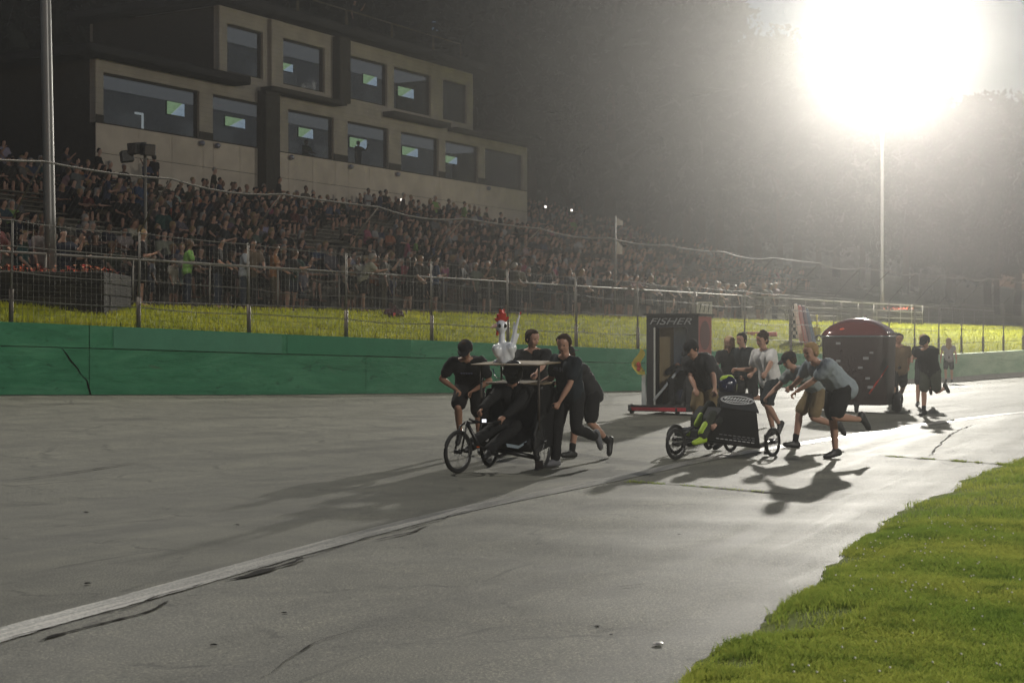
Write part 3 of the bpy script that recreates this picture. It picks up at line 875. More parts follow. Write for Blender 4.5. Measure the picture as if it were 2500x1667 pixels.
# extra low barriers at the far end, rails only
for j, (t0, t1, o_) in enumerate(((36, 47, -1.6), (48, 60, -1.9))):
    br = thing('crowd_barrier', ['galvanised crowd barrier on the grass behind the black booth', 'galvanised crowd barrier on the grass left of the domed cart'][j], 'barrier', (0, 0, 0), 0, 'crowd barriers')
    for h in (.35, .7, 1.05): MB().tube([Q(t0, o_, LEV - .05 + h), Q(t1, o_, LEV - .05 + h)], .018, 6).build('rail', M_galv, br, True)
    n = int((t1 - t0) / 2)
    for i in range(n + 1): q = Q(t0 + (t1 - t0) * i / n, o_, LEV - .1); MB().tube([q, q + Vector((0, 0, 1.15))], .02, 6).build('post', M_galv, br, True)

# ------------------------------------------------------------------ terraces
M_step = mat('terrace_concrete', (0.085, 0.08, 0.068), 0.9, 0, 0.3, 1.5, 0.2, 0.4, 20)
M_plank = mat('bench_plank', (0.13, 0.115, 0.09), 0.75, 0, 0.3, 3, 0.3)
stand = thing('bleachers', 'long concrete bleachers filled with spectators below the building', 'bleachers')
NR = 19
def row_o(r): return 3.0 + 0.85 * r
def row_z(r): return 2.78 + 0.24 * r
T_END = 74.0
for r in range(32):
    o_ = row_o(r); z = row_z(r); t0 = -14.0 if r < NR else 37.5
    c0, c1 = Q(t0, o_ - .42), Q(T_END + 6 * (r > 18), o_ - .42)
    poly = [c0 + Vector((0, 0, z - .9)), c0 + MD * .86 + Vector((0, 0, z - .9)), c0 + MD * .86 + Vector((0, 0, z)), c0 + Vector((0, 0, z))]
    MB().prism(poly, c1 - c0).build('step', M_step, stand)
    poly = [c0 + MD * .5 + Vector((0, 0, z + .36)), c0 + MD * .78 + Vector((0, 0, z + .36)), c0 + MD * .78 + Vector((0, 0, z + .41)), c0 + MD * .5 + Vector((0, 0, z + .41))]
    MB().prism(poly, c1 - c0).build('bench', M_plank, stand)
# ------------------------------------------------------------------ the two-storey viewing building
BA = 90.0
def plan_at(x, o=0.0):
    """point of the facade plane (moved out by o metres) seen at column x"""
    kx = (x - CX) / F; a = BA - o * 1.964
    Z = a / (1 - 1.69 * kx); return Vector((kx * Z, Z, 0))
B0 = plan_at(220)
BU = UD.copy(); BN = -MD
def bs(x, o=0.0):
    v = plan_at(x, o) - B0; return v.dot(BU)
SC = 0.9408
def s_src(xs, o=0.0): return bs(xs * SC, o)
def B(s, o, z): 
    q = B0 + BU * s + BN * o; return Vector((q.x, q.y, z))
bld = thing('grandstand_building', 'tan two-storey viewing building with dark glass windows above the crowd', 'building')
rotB = Matrix((BU, BN, Vector((0, 0, 1)))).transposed()
def bbox(s0, s1, o0, o1, z0, z1, name, matl, parent=None, bevel=0):
    c = B((s0 + s1) / 2, (o0 + o1) / 2, (z0 + z1) / 2)
    return MB().box(c, (abs(s1 - s0), abs(o1 - o0), abs(z1 - z0)), rotB).build(name, matl, parent or bld, bevel=bevel)
def tan_mat(name, a, lines):
    m, N, L, b = new_mat(name)
    geo = N.new('ShaderNodeNewGeometry'); pos = geo.outputs['Position']
    n1 = tex_noise(N, L, pos, 1.1, 5); n2 = tex_noise(N, L, pos, 14, 4)
    c = ramp(N, n1.outputs[0], L, [(.3, [k * .86 for k in a]), (.7, [k * 1.1 for k in a])]).outputs[0]
    if lines:
        wv = N.new('ShaderNodeTexWave'); wv.bands_direction = 'Z'; wv.wave_profile = 'SAW'; wv.inputs['Scale'].default_value = 1.55; L.new(pos, wv.inputs['Vector'])
        rl = ramp(N, wv.outputs[0], L, [(0, (.55, .55, .55)), (.1, (1, 1, 1))]); c = mixc(N, L, .6, c, rl.outputs[0], 'MULTIPLY')
        bp = N.new('ShaderNodeBump'); bp.inputs['Strength'].default_value = .5; bp.inputs['Distance'].default_value = .03; L.new(wv.outputs[0], bp.inputs['Height']); L.new(bp.outputs[0], b.inputs['Normal'])
    L.new(c, b.inputs['Base Color']); b.inputs['Roughness'].default_value = .8
    return m
M_tan = tan_mat('tan_siding', (0.29, 0.26, 0.215), True)
M_panel = tan_mat('tan_panel', (0.46, 0.40, 0.32), False)
M_dark = mat('dark_bronze', (0.05, 0.046, 0.04), 0.8, 0, .2, 6, .1)
M_roof = mat('roof_metal', (0.025, 0.024, 0.024), 0.85, 0, .2, 6, .1)
M_room = mat('room_wall', (0.6, 0.6, 0.62), 0.9, 0, .2)
m, N, L, b = new_mat('tinted_glass'); b.inputs['Base Color'].default_value = (.05, .055, .06, 1); b.inputs['Roughness'].default_value = .05
b.inputs['Transmission Weight'].default_value = 0.0
tr = N.new('ShaderNodeBsdfTransparent'); tr.inputs[0].default_value = (.8, .83, .85, 1); mx = N.new('ShaderNodeMixShader'); mx.inputs[0].default_value = .72
L.new(b.outputs[0], mx.inputs[1]); L.new(tr.outputs[0], mx.inputs[2]); L.new(mx.outputs[0], N['Material Output'].inputs[0]); M_glass = m
SEND = s_src(1287.5); SU0, SU1 = s_src(536), s_src(1155)
ZS, ZT, ZW = 10.17, 12.22, 12.72
low = [(253, 487), (520, 641), (704, 815), (849, 949), (979, 1071), (1087.5, 1168), (1184.6, 1277)]
upp = [(555, 642), (684, 793), (847.5, 945.7), (962, 1052), (1082, 1141)]
def storey(wins, s0, s1, zb, zs, zt, ze, outs):
    xs = [(s_src(a), s_src(b_)) for a, b_ in wins]
    cur = s0
    for i, (a, b_) in enumerate(xs):
        o = outs.get(i, 0)
        bbox(cur, a, -.32, 0, zs, zt, 'pier', M_tan); cur = b_
        if zb < zs: pass
        # recess faces, pane, frame
        w = thing_part('window', bld)
        MB().box(B((a + b_) / 2, -.27, (zs + zt) / 2), (b_ - a, .02, zt - zs), rotB).build('pane', M_glass, w)
        f = MB()
        for q0, q1, z0, z1 in ((a, a + .07, zs, zt), (b_ - .07, b_, zs, zt)): f.box(B((q0 + q1) / 2, -.2, (z0 + z1) / 2), (q1 - q0, .16, z1 - z0), rotB)
        for z0, z1 in ((zs, zs + .07), (zt - .07, zt)): f.box(B((a + b_) / 2, -.2, (z0 + z1) / 2), (b_ - a - .15, .16, z1 - z0), rotB)
        f.build('frame', M_dark, w)
    bbox(cur, s1, -.32, 0, zs, zt, 'pier', M_tan)
    bbox(s0, s1, -.32, -.002, zt, ze, 'lintel', M_tan)
def thing_part(name, parent):
    o = bpy.data.objects.new(name, None); COL.objects.link(o); o.parent = parent; return o
storey(low, 0, SEND, 10.0, ZS, ZT, ZW, {})
storey(upp, SU0, SU1, 12.9, 13.32, 15.45, 16.15, {})
bbox(SU0, SU1, -.32, -.004, ZW, 13.32, 'spandrel', M_tan)
ceiling_glow = emit('ceiling_glow', (.95, .97, 1.0), .13)  # glow for whole-ceiling sheets, added to turn the windows grey
# inner rooms
for nm, s0, s1, z0, z1 in (('lower_room', 0.05, SEND - .05, 9.9, 12.7), ('upper_room', SU0 + .05, SU1 - .05, 13.0, 16.1)):
    bbox(s0, s1, -5.2, -5.0, z0, z1, 'room_back_wall', M_room); bbox(s0, s1, -5.0, -.33, z0 - .2, z0, 'room_floor', M_room); bbox(s0, s1, -5.0, -.33, z1 - .02, z1 + .15, 'room_ceiling', M_room)
for s0, s1, zc in ((.2, SEND - .2, 12.66), (SU0 + .2, SU1 - .2, 16.06)):
    bbox(s0, s1, -4.9, -.4, zc - .04, zc, 'ceiling_glow_sheet', ceiling_glow)
bbox(-.02, .3, -8, -.33, 6, ZW - .01, 'end_wall', M_dark); bbox(SEND - .3, SEND + .02, -8, -.33, 6, ZW - .01, 'end_wall', M_tan)
bbox(SU0 - .02, SU0 + .25, -7.6, -.33, ZW + .1, 16.12, 'end_wall', M_dark); bbox(SU1 - .25, SU1 + .02, -7.6, -.33, ZW + .1, 16.12, 'end_wall', M_tan)
bbox(0, SEND, -8.2, -8, 6, ZW, 'rear_wall', M_tan); bbox(SU0, SU1, -7.8, -7.6, ZW, 16.1, 'rear_wall', M_tan)
# lower cladding panels with open joints
bbox(0, SEND, -.32, -.03, 6.2, ZS - .16, 'backing', M_dark)
joints = [0] + [s_src(k) for k in (339, 420, 496, 521, 586, 665, 705, 763.5, 818.6, 851, 902, 952, 1027, 1073, 1128, 1171, 1218, 1280)] + [SEND]
for a, c_ in zip(joints[:-1], joints[1:]):
    for z0, z1 in ((6.4, 7.75), (7.77, 8.98), (9.0, ZS - .01)):
        bbox(a + .012, c_ - .012, -.03, .0 + r3.uniform(0, .006), z0, z1, 'cladding_panel', M_panel)
bbox(0, SEND, -.32, .012, ZS - .01, ZS + .03, 'sill', M_dark)
for a, c_ in ((487, 520), (815, 849), (949, 979), (1071, 1087.5), (1168, 1184.6)): bbox(s_src(a), s_src(c_), 0, .02, ZS + .03, ZS + .33, 'dark_band', M_dark)
bbox(0, s_src(253), 0, .02, ZS + .03, ZS + .33, 'dark_band', M_dark)
# dark pillar, oriel bay, canopies, roofs
sp0, sp1 = s_src(650, .5), s_src(684, .5)
bbox(sp0, sp1, 0, .5, 6, 12.75, 'pillar', M_dark)
so0, so1 = s_src(655, .45), s_src(835, .45)
bbox(so0, so1, .0, .75, 12.75, 12.95, 'canopy', M_dark)
bbox(s_src(812), s_src(838), 0, .45, 12.95, 16.1, 'bay_fin', M_dark); bbox(s_src(655), s_src(684) - .02, 0, .2, 12.96, 16.1, 'bay_fin', M_tan)
bbox(s_src(959, .6), s_src(1098, .6), 0, .7, 12.78, 13.02, 'canopy', M_dark); bbox(s_src(1112, .5), s_src(1200, .5), 0, .6, 12.72, 12.9, 'canopy', M_dark)
bbox(-1.2, SU0 + 1.0, -8.6, .95, ZW + .002, ZW + .36, 'roof', M_roof, bevel=.03)
bbox(SU1 + .03, s_src(1328, .9), -8.6, .95, ZW + .002, ZW + .36, 'roof', M_roof, bevel=.03)
rf = bbox(SU0 - 1.0, s_src(1206, .95), -8.4, .98, 16.15, 16.55, 'roof', M_roof, bevel=.03)
M_railb = mat('roof_rail_paint', (0.10, 0.08, 0.04), 0.5, .3)
rs_ = [s_src(k, .4) for k in (600, 727, 846, 957, 1058, 1126)]
for a, c_ in zip(rs_[:-1], rs_[1:]):
    mb = MB()
    for z in (16.62, 17.45): mb.tube([B(a + .05, .4, z), B(c_ - .05, .4, z)], .035, 6)
    for s_ in (a + .05, c_ - .05): mb.tube([B(s_, .4, 16.52), B(s_, .4, 17.45)], .035, 6)
    mb.build('roof_railing', M_railb, rf, True)
for xs in (489, 527, 708, 853, 968, 1190):
    s_ = s_src(xs)
    MB().ell(B(s_, .1, 9.98), (.14, .14, .12), 10, 6).build('wall_light', mat('lamp_shade', (.25, .25, .3), .3, .6), bld, True)
# television screens inside the rooms, tuned to the race
m, N, L, b = new_mat('tv_picture')
tcx = N.new('ShaderNodeTexCoord'); sxyz = N.new('ShaderNodeSeparateXYZ'); L.new(tcx.outputs['Generated'], sxyz.inputs[0])
nz = tex_noise(N, L, tcx.outputs['Generated'], 9, 3)
a1 = N.new('ShaderNodeMath'); a1.operation = 'MULTIPLY_ADD'; a1.inputs[1].default_value = .75; L.new(sxyz.outputs[0], a1.inputs[0]); L.new(sxyz.outputs[2], a1.inputs[2])
sb = N.new('ShaderNodeMath'); sb.operation = 'MULTIPLY_ADD'; sb.inputs[1].default_value = -1.5; sb.inputs[2].default_value = 1.0
L.new(sxyz.outputs[0], sb.inputs[0]); a2 = N.new('ShaderNodeMath'); a2.operation = 'ADD'; L.new(sb.outputs[0], a2.inputs[0]); L.new(sxyz.outputs[2], a2.inputs[1])
rpp = ramp(N, a2.outputs[0], L, [(0.0, (.42, .52, .62)), (.62, (.45, .55, .62)), (.66, (.7, .75, .78)), (.72, (.30, .46, .24)), (1.0, (.36, .52, .28))])
rn = ramp(N, nz.outputs[0], L, [(.34, (.25, .3, .3)), (.42, (1, 1, 1))]); cc = mixc(N, L, .7, rpp.outputs[0], rn.outputs[0], 'MULTIPLY')
L.new(cc, b.inputs['Emission Color']); b.inputs['Emission Strength'].default_value = 1.0; b.inputs['Base Color'].default_value = (0, 0, 0, 1); M_tv = m; m.cycles.emission_sampling = 'NONE'
def tv(x0, x1, y0, y1, o=-2.2, tilt=0):
    s0, s1 = s_src(x0, o), s_src(x1, o); pm = plan_at((x0 + x1) / 2 * SC, o); Z = pm.y
    z0 = CH - (y1 * SC - HY) * Z / F; z1 = CH - (y0 * SC - HY) * Z / F
    h = (z1 - z0) * .72
    o_ = thing_part('television', bld); c = B((s0 + s1) / 2, o, (z0 + z1) / 2)
    rr = rotB @ Matrix.Rotation(R(tilt), 3, 'Z')
    wdt = (s1 - s0) * 1.02
    pic = MB().box((0, 0, 0), (wdt, .02, h)).build('picture', M_tv, o_); pic.location = c + rr @ Vector((0, .045, 0)); pic.rotation_euler = rr.to_euler()
    fr = MB().box((0, 0, 0), (wdt + .06, .06, h + .06)).build('bezel', M_black, o_); fr.location = c; fr.rotation_euler = rr.to_euler()
for q in ((407, 448, 245, 288, -2.2), (549, 596, 284, 315, -2.2), (728, 762, 310, 341, -2.2), (684, 713, 152, 178, -2.2), (886, 918, 181, 212, -2.2), (971, 1008, 211, 242, -2.2), (853, 893, 334, 367, -2.2), (981, 1018, 357, 385, -2.2), (1087, 1114, 379, 403, -2.2)): tv(*q)
q = B(s_src(340, -1.2), -1.2, 10.6)                       # bars made to glow for a bright shape in the first window
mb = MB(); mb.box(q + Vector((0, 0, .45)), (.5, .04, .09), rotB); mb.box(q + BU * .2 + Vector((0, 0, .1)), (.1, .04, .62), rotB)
mb.build('glow_bars', emit('glow_white', (.8, .85, .85), .6), bld)

# ------------------------------------------------------------------ wood behind the stands: each tree of its own
M_bark = mat('bark', (0.05, 0.04, 0.03), .95, 0, .3, 5, .1, .6, 20)
M_leaf = blade_mat('tree_leaf', None, 0.3)
def crown_data(seed, n=7500):
    g = np.random.default_rng(seed)
    ncl = 34; cen = []
    while len(cen) < ncl:
        p = g.uniform(-1, 1, 3)
        if (p ** 2).sum() < 1: cen.append(p * np.array([.36, .36, .40]) + np.array([0, 0, .60]))
    cen = np.array(cen); rad = g.uniform(.07, .15, ncl)
    idx = g.integers(0, ncl, n)
    d = g.normal(0, 1, (n, 3)); d /= np.linalg.norm(d, axis=1)[:, None]
    p = cen[idx] + d * (rad[idx] * g.uniform(.55, 1.08, n))[:, None]
    s_ = g.uniform(.009, .020, n)
    ncore = 700; s_[:ncore] = g.uniform(.05, .08, ncore); p[:ncore] = cen[idx[:ncore]] + d[:ncore] * (rad[idx[:ncore]] * .45)[:, None]
    a = g.normal(0, 1, (n, 3)); a /= np.linalg.norm(a, axis=1)[:, None]
    bv = np.cross(a, g.normal(0, 1, (n, 3))); bv /= np.linalg.norm(bv, axis=1)[:, None]
    V = np.stack([p - a * s_[:, None], p + bv * s_[:, None] * .6, p + a * s_[:, None], p - bv * s_[:, None] * .6], 1).reshape(-1, 3)
    Fa = np.arange(n * 4).reshape(-1, 4)
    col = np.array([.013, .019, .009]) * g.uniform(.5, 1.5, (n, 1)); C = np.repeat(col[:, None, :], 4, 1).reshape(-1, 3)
    return V, Fa, C
crowns = []; trunks = []
for i in range(4):
    V, Fa, C = crown_data(20 + i)
    o = np_mesh('crown', V, Fa, M_leaf, attr={'Col': C.astype(np.float32)}); crowns.append(o.data); bpy.data.objects.remove(o)
    mb = MB(); rr = random.Random(i)
    mb.tube([(0, 0, -.02), (.01, 0, .2), (rr.uniform(-.02, .02), 0, .45), (0, .01, .8)], [.022, .017, .012, .004], 8)
    for k in range(9):
        z = rr.uniform(.25, .65); an = rr.random() * 6.28; l_ = rr.uniform(.15, .3)
        mb.tube([(0, 0, z), (math.cos(an) * l_ * .5, math.sin(an) * l_ * .5, z + .08), (math.cos(an) * l_, math.sin(an) * l_, z + .16)], [.008, .005, .002], 5)
    o = mb.build('trunk', M_bark, smooth=True); trunks.append(o.data); bpy.data.objects.remove(o)
# column x, depth, crown top y
TREES = [(-60, 96, -500), (120, 104, -420), (300, 100, -300), (470, 112, -260), (640, 118, -250), (800, 124, -220), (960, 128, -260), (1100, 130, -200), (1215, 122, -160), (1300, 136, -120), (1395, 128, -150), (1470, 142, -60),
         (1530, 134, -20), (1575, 150, 40), (1655, 146, -18), (1740, 150, 52), (1830, 148, 62), (1920, 152, 85), (2010, 150, 100), (2100, 156, 130), (2190, 152, 160), (2270, 150, 185), (2335, 146, 205), (2410, 150, 190), (2500, 150, 200), (1350, 150, 20), (1440, 152, 60), (1610, 156, 120), (1700, 158, 160), (1790, 140, 190), (1880, 143, 210), (1980, 146, 230), (2080, 146, 250), (2180, 146, 270), (2290, 140, 290)]
ORD = ['first', 'second', 'third', 'fourth', 'fifth', 'sixth', 'seventh', 'eighth', 'ninth', 'tenth', 'eleventh', 'twelfth', 'thirteenth', 'fourteenth', 'fifteenth', 'sixteenth', 'seventeenth', 'eighteenth', 'nineteenth', 'twentieth', 'twenty-first', 'twenty-second', 'twenty-third', 'twenty-fourth', 'twenty-fifth', 'twenty-sixth', 'twenty-seventh', 'twenty-eighth', 'twenty-ninth', 'thirtieth', 'thirty-first', 'thirty-second', 'thirty-third', 'thirty-fourth', 'thirty-fifth', 'thirty-sixth', 'thirty-seventh', 'thirty-eighth', 'thirty-ninth', 'fortieth']
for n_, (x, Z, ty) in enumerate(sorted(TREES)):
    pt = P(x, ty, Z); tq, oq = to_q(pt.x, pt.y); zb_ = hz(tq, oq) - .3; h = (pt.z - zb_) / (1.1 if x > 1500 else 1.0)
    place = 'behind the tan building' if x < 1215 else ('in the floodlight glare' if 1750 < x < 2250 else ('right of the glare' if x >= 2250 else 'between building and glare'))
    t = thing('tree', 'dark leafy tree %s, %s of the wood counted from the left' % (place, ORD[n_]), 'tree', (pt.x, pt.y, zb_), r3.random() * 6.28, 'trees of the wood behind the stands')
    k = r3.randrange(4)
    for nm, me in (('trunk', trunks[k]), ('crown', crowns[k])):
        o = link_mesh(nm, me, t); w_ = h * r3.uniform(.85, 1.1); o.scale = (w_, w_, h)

# low undergrowth that closes the wood below the crowns
g = np.random.default_rng(3); n = 26000
tq = g.uniform(0, 230, n); oq = 36 + g.uniform(0, 1, n) ** 1.2 * 60
pp = np.array([Q(a, c_, hz(a, c_)) for a, c_ in zip(tq, oq)]); hh = g.uniform(0, 1, n) ** 1.3 * (5 + 4 * np.sin(tq * .31) * np.sin(tq * .13 + 1)); pp[:, 2] += hh
a = g.normal(0, 1, (n, 3)); a /= np.linalg.norm(a, axis=1)[:, None]; bv = np.cross(a, g.normal(0, 1, (n, 3))); bv /= np.linalg.norm(bv, axis=1)[:, None]
s_ = g.uniform(.35, .9, (n, 1))
V = np.stack([pp - a * s_, pp + bv * s_ * .6, pp + a * s_, pp - bv * s_ * .6], 1).reshape(-1, 3)
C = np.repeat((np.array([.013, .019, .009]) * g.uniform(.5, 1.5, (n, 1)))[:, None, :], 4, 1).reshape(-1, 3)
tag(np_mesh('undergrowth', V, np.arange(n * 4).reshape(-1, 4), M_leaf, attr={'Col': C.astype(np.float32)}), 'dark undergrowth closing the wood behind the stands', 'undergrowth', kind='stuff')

# ------------------------------------------------------------------ the hazy night air
m, N, L, b = new_mat('night_haze')
N.remove(b); pv = N.new('ShaderNodeVolumePrincipled')
pv.inputs['Color'].default_value = (.96, .96, .95, 1); pv.inputs['Density'].default_value = HAZE_DENSITY; pv.inputs['Anisotropy'].default_value = HAZE_G
L.new(pv.outputs[0], N['Material Output'].inputs['Volume'])
m.cycles.volume_sampling = 'EQUIANGULAR'; m.cycles.homogeneous_volume = True
hzb = MB().box((10, 130, 24), (420, 340, 53)).build('haze', m)
tag(hzb, 'thin bright night haze hanging over the whole track', 'haze', kind='stuff')
# ------------------------------------------------------------------ people: posed skeleton -> one continuous body, clothing as children
JOBS = []
def job(mb, vox, sm, amp, cb):
    if mb.v: JOBS.append((mb, vox, sm, amp, cb))
def flush():
    tmp = []
    for mb, vox, sm, amp, cb in JOBS:
        me = mb.mesh('tmp')
        o = bpy.data.objects.new('tmp', me); COL.objects.link(o)
        r = o.modifiers.new('r', 'REMESH'); r.mode = 'VOXEL'; r.voxel_size = vox; r.use_smooth_shade = True
        s = o.modifiers.new('s', 'SMOOTH'); s.factor = 0.5; s.iterations = sm
        tmp.append(o)
    bpy.context.view_layer.update()
    dg = bpy.context.evaluated_depsgraph_get()
    for o, (mb, vox, sm, amp, cb) in zip(tmp, JOBS):
        me = bpy.data.meshes.new_from_object(o.evaluated_get(dg))
        if amp:
            n = len(me.vertices); co = np.empty(n * 3, np.float32); me.vertices.foreach_get('co', co); co = co.reshape(-1, 3)
            no = np.empty(n * 3, np.float32); me.vertices.foreach_get('normal', no); no = no.reshape(-1, 3)
            k = np.array([noise.noise(Vector((p[0] * 9, p[1] * 9, p[2] * 5))) + .5 * noise.noise(Vector((p[0] * 21, p[1] * 21, p[2] * 13))) for p in co], np.float32)
            co += no * (k * amp)[:, None]; me.vertices.foreach_set('co', co.ravel()); me.update()
        me.polygons.foreach_set('use_smooth', np.ones(len(me.polygons), dtype=bool))
        cb(me)
    for o in tmp:
        d = o.data; bpy.data.objects.remove(o); bpy.data.meshes.remove(d)
    JOBS.clear()

def ik(a, t, l1, l2, pole):
    d = t - a; L = min(d.length, (l1 + l2) * 0.995); d = d.normalized() if d.length > 1e-6 else Vector((0, 0, -1))
    t = a + d * L
    x = (l1 * l1 - l2 * l2 + L * L) / (2 * L); h = math.sqrt(max(0, l1 * l1 - x * x))
    p = pole - d * pole.dot(d)
    p = p.normalized() if p.length > 1e-6 else Vector((1, 0, 0))
    return a + d * x + p * h, t

class Human:
    def __init__(s, pos, face, pose, H=1.0, anchor='foot'):
        f = Vector((face[0], face[1], 0)).normalized()
        s.rz = math.atan2(-f.x, f.y)
        s.R = Matrix.Rotation(s.rz, 3, 'Z'); s.Ri = s.R.transposed()
        s.H = H
        lean, hunch = R(pose.get('lean', 8)), R(pose.get('hunch', 0))
        roll = R(pose.get('roll', 0)); tw = R(pose.get('twist', 0))
        s.pel = Vector((0, 0, 0))
        hipw = .092 * H
        th, sh = .435 * H, .42 * H
        s.hip = {}; s.knee = {}; s.ank = {}; s.heel = {}; s.toe = {}
        pos = Vector(pos)
        legs = {'R': pose.get('R', (0, 0, 0)), 'L': pose.get('L', (0, 0, 0))}
        sit = pose.get('sit')
        for k, sx in (('R', 1), ('L', -1)):
            s.hip[k] = Vector((sx * hipw, 0, 0))
        def foot(k, fdir, up):
            s.heel[k] = s.ank[k] - fdir * .05 * H - up * .055 * H; s.toe[k] = s.ank[k] + fdir * .165 * H - up * .062 * H
        for k, sx in (('R', 1), ('L', -1)):
            q = legs[k]
            if q[0] == 'w': continue
            tf, kf, pf = [R(v) for v in q[:3]]; ab = R(q[3]) if len(q) > 3 else R(4)
            d = Vector((sx * math.sin(ab), math.sin(tf), -math.cos(tf))).normalized()
            s.knee[k] = s.hip[k] + d * th
            sa = tf - kf
            d2 = Vector((sx * math.sin(ab) * .4, math.sin(sa), -math.cos(sa))).normalized()
            s.ank[k] = s.knee[k] + d2 * sh
            fa = sa - pf
            fd = Vector((sx * .12, math.cos(fa), math.sin(fa))).normalized(); up = Vector((0, -math.sin(fa), math.cos(fa)))
            foot(k, fd, up)
        if sit is None:
            lows = {k: min(s.heel[k].z, s.toe[k].z) - .036 * H for k in s.heel}
            st = min(lows, key=lows.get); zsh = -lows[st] + pose.get('air', 0)
        else: zsh = sit; st = None
        shift = Vector((0, 0, zsh))
        if anchor == 'foot' and st:
            a = s.ank[st]; shift.x = -a.x; shift.y = -a.y - .05 * H
        for dct in (s.hip, s.knee, s.ank, s.heel, s.toe):
            for k in dct: dct[k] = dct[k] + shift
        s.pel = shift.copy(); s.pos = pos
        def loc(w): return s.Ri @ (Vector(w) - pos)
        for k, sx in (('R', 1), ('L', -1)):
            q = legs[k]
            if q[0] != 'w': continue
            kn, an = ik(s.hip[k], loc(q[1]), th, sh, Vector(q[2]) if len(q) > 2 else Vector((sx * .35, 1, .6)))
            s.knee[k] = kn; s.ank[k] = an
            fd = Vector(q[3]) if len(q) > 3 else Vector((sx * .15, .95, -.1)); fd.normalize(); up = (Vector((0, 0, 1)) - fd * fd.z).normalized(); foot(k, fd, up)
        sp = Vector((math.sin(roll), math.sin(lean), math.cos(lean))).normalized(); l2 = lean + hunch
        sp2 = Vector((math.sin(roll), math.sin(l2), math.cos(l2))).normalized()
        rt = Vector((math.cos(tw), math.sin(tw), 0)); rt = (rt - sp2 * rt.dot(sp2)).normalized()
        s.rt = rt; s.sp = sp; s.sp2 = sp2
        s.p0 = s.pel + Vector((0, 0, .02)); s.p1 = s.pel + sp * .21 * H; s.p2 = s.p1 + sp2 * .165 * H; s.p3 = s.p1 + sp2 * .30 * H
        s.fw = sp2.cross(rt) * -1
        if s.fw.y < 0 and abs(tw) < 1.2: s.fw = -s.fw
        s.sho = {k: s.p1 + sp2 * .235 * H + rt * (sx * .196 * H) + Vector((0, 0, 0)) for k, sx in (('R', 1), ('L', -1))}
        ua, fa_ = .29 * H, .255 * H
        s.elb = {}; s.wri = {}
        for k, sx in (('R', 1), ('L', -1)):
            q = pose.get('arm' + k, ('a', 5, 8, 15))
            if q[0] == 'w':
                e, w = ik(s.sho[k], loc(q[1]), ua, fa_, Vector(q[2]) if len(q) > 2 else Vector((sx * .7, -.6, -.5)))
            else:
                fl, ab, el = [R(v) for v in q[1:4]]
                d = Vector((sx * math.sin(ab), math.sin(fl) * math.cos(ab), -math.cos(fl) * math.cos(ab))).normalized()
                e = s.sho[k] + d * ua
                f2 = fl + el
                d2 = Vector((sx * math.sin(ab) * .3 + (q[4] * -sx if len(q) > 4 else 0), math.sin(f2), -math.cos(f2))).normalized(); w = e + d2 * fa_
            s.elb[k] = e; s.wri[k] = w
        hp, hy = [R(v) for v in pose.get('head', (5, 0))]
        na = l2 * .55
        nd = Vector((math.sin(roll) * .5, math.sin(na), math.cos(na))).normalized()
        s.hc = s.p3 + nd * .152 * H
        hf = Vector((math.sin(hy) * math.cos(hp), math.cos(hy) * math.cos(hp), -math.sin(hp))).normalized()
        s.hr = hf.cross(Vector((0, 0, 1))).normalized(); s.hf = hf; s.hu = s.hr.cross(hf).normalized()
    def body(s, hi=True, bw=1.0, female=False):
        H = s.H; m = MB(); rt = s.rt
        sw = .9 if female else 1.0
        m.cone(s.p0 - rt * .075 * H, s.p0 + rt * .075 * H, .103 * H * bw, .103 * H * bw)
        for k in (-1, 1):
            m.cone(s.p0 + rt * k * .06 * H, s.p1 + rt * k * .055 * H, .1 * H * bw, .09 * H * bw)
            m.cone(s.p1 + rt * k * .055 * H, s.p2 + rt * k * .095 * H * sw, .09 * H * bw, .102 * H * bw * sw)
            m.cone(s.p2 + rt * k * .095 * H * sw, s.p1 + s.sp2 * .235 * H + rt * k * .14 * H * sw, .1 * H * sw, .058 * H)
            m.cone(s.p1 + s.sp2 * .235 * H + rt * k * .155 * H * sw, s.p3, .052 * H, .052 * H)
        m.cone(s.p3 - s.sp2 * .02, s.hc - s.hu * .06 * H - s.hf * .012, .055 * H * (.9 if female else 1), .05 * H)
        hc, hf, hu, hr = s.hc, s.hf, s.hu, s.hr
        m.cone(hc + hu * .034 - hf * .022, hc + hu * .038 + hf * .026, .09, .083)
        m.cone(hc - hu * .06 + hf * .024, hc - hu * .005 + hf * .024, .055, .073)
        m.cone(hc - hu * .092 + hf * .05, hc - hu * .06 + hf * .05, .028, .04)
        if hi:
            m.cone(hc + hf * .083 + hu * .006, hc + hf * .108 - hu * .026, .010, .015, 8)
            m.cone(hc + hf * .078 + hu * .03 - hr * .032, hc + hf * .078 + hu * .03 + hr * .032, .016, .016, 8)
            for k in (-1, 1):
                m.cone(hc + hr * k * .04 + hf * .062 - hu * .03, hc + hr * k * .036 + hf * .062 - hu * .035, .028, .028, 8)
                m.cone(hc + hr * k * .086 - hu * .02 - hf * .008, hc + hr * k * .088 + hu * .015 - hf * .012, .014, .017, 8)
            m.cone(hc + hf * .088 - hu * .062 - hr * .02, hc + hf * .088 - hu * .062 + hr * .02, .009, .009, 6)
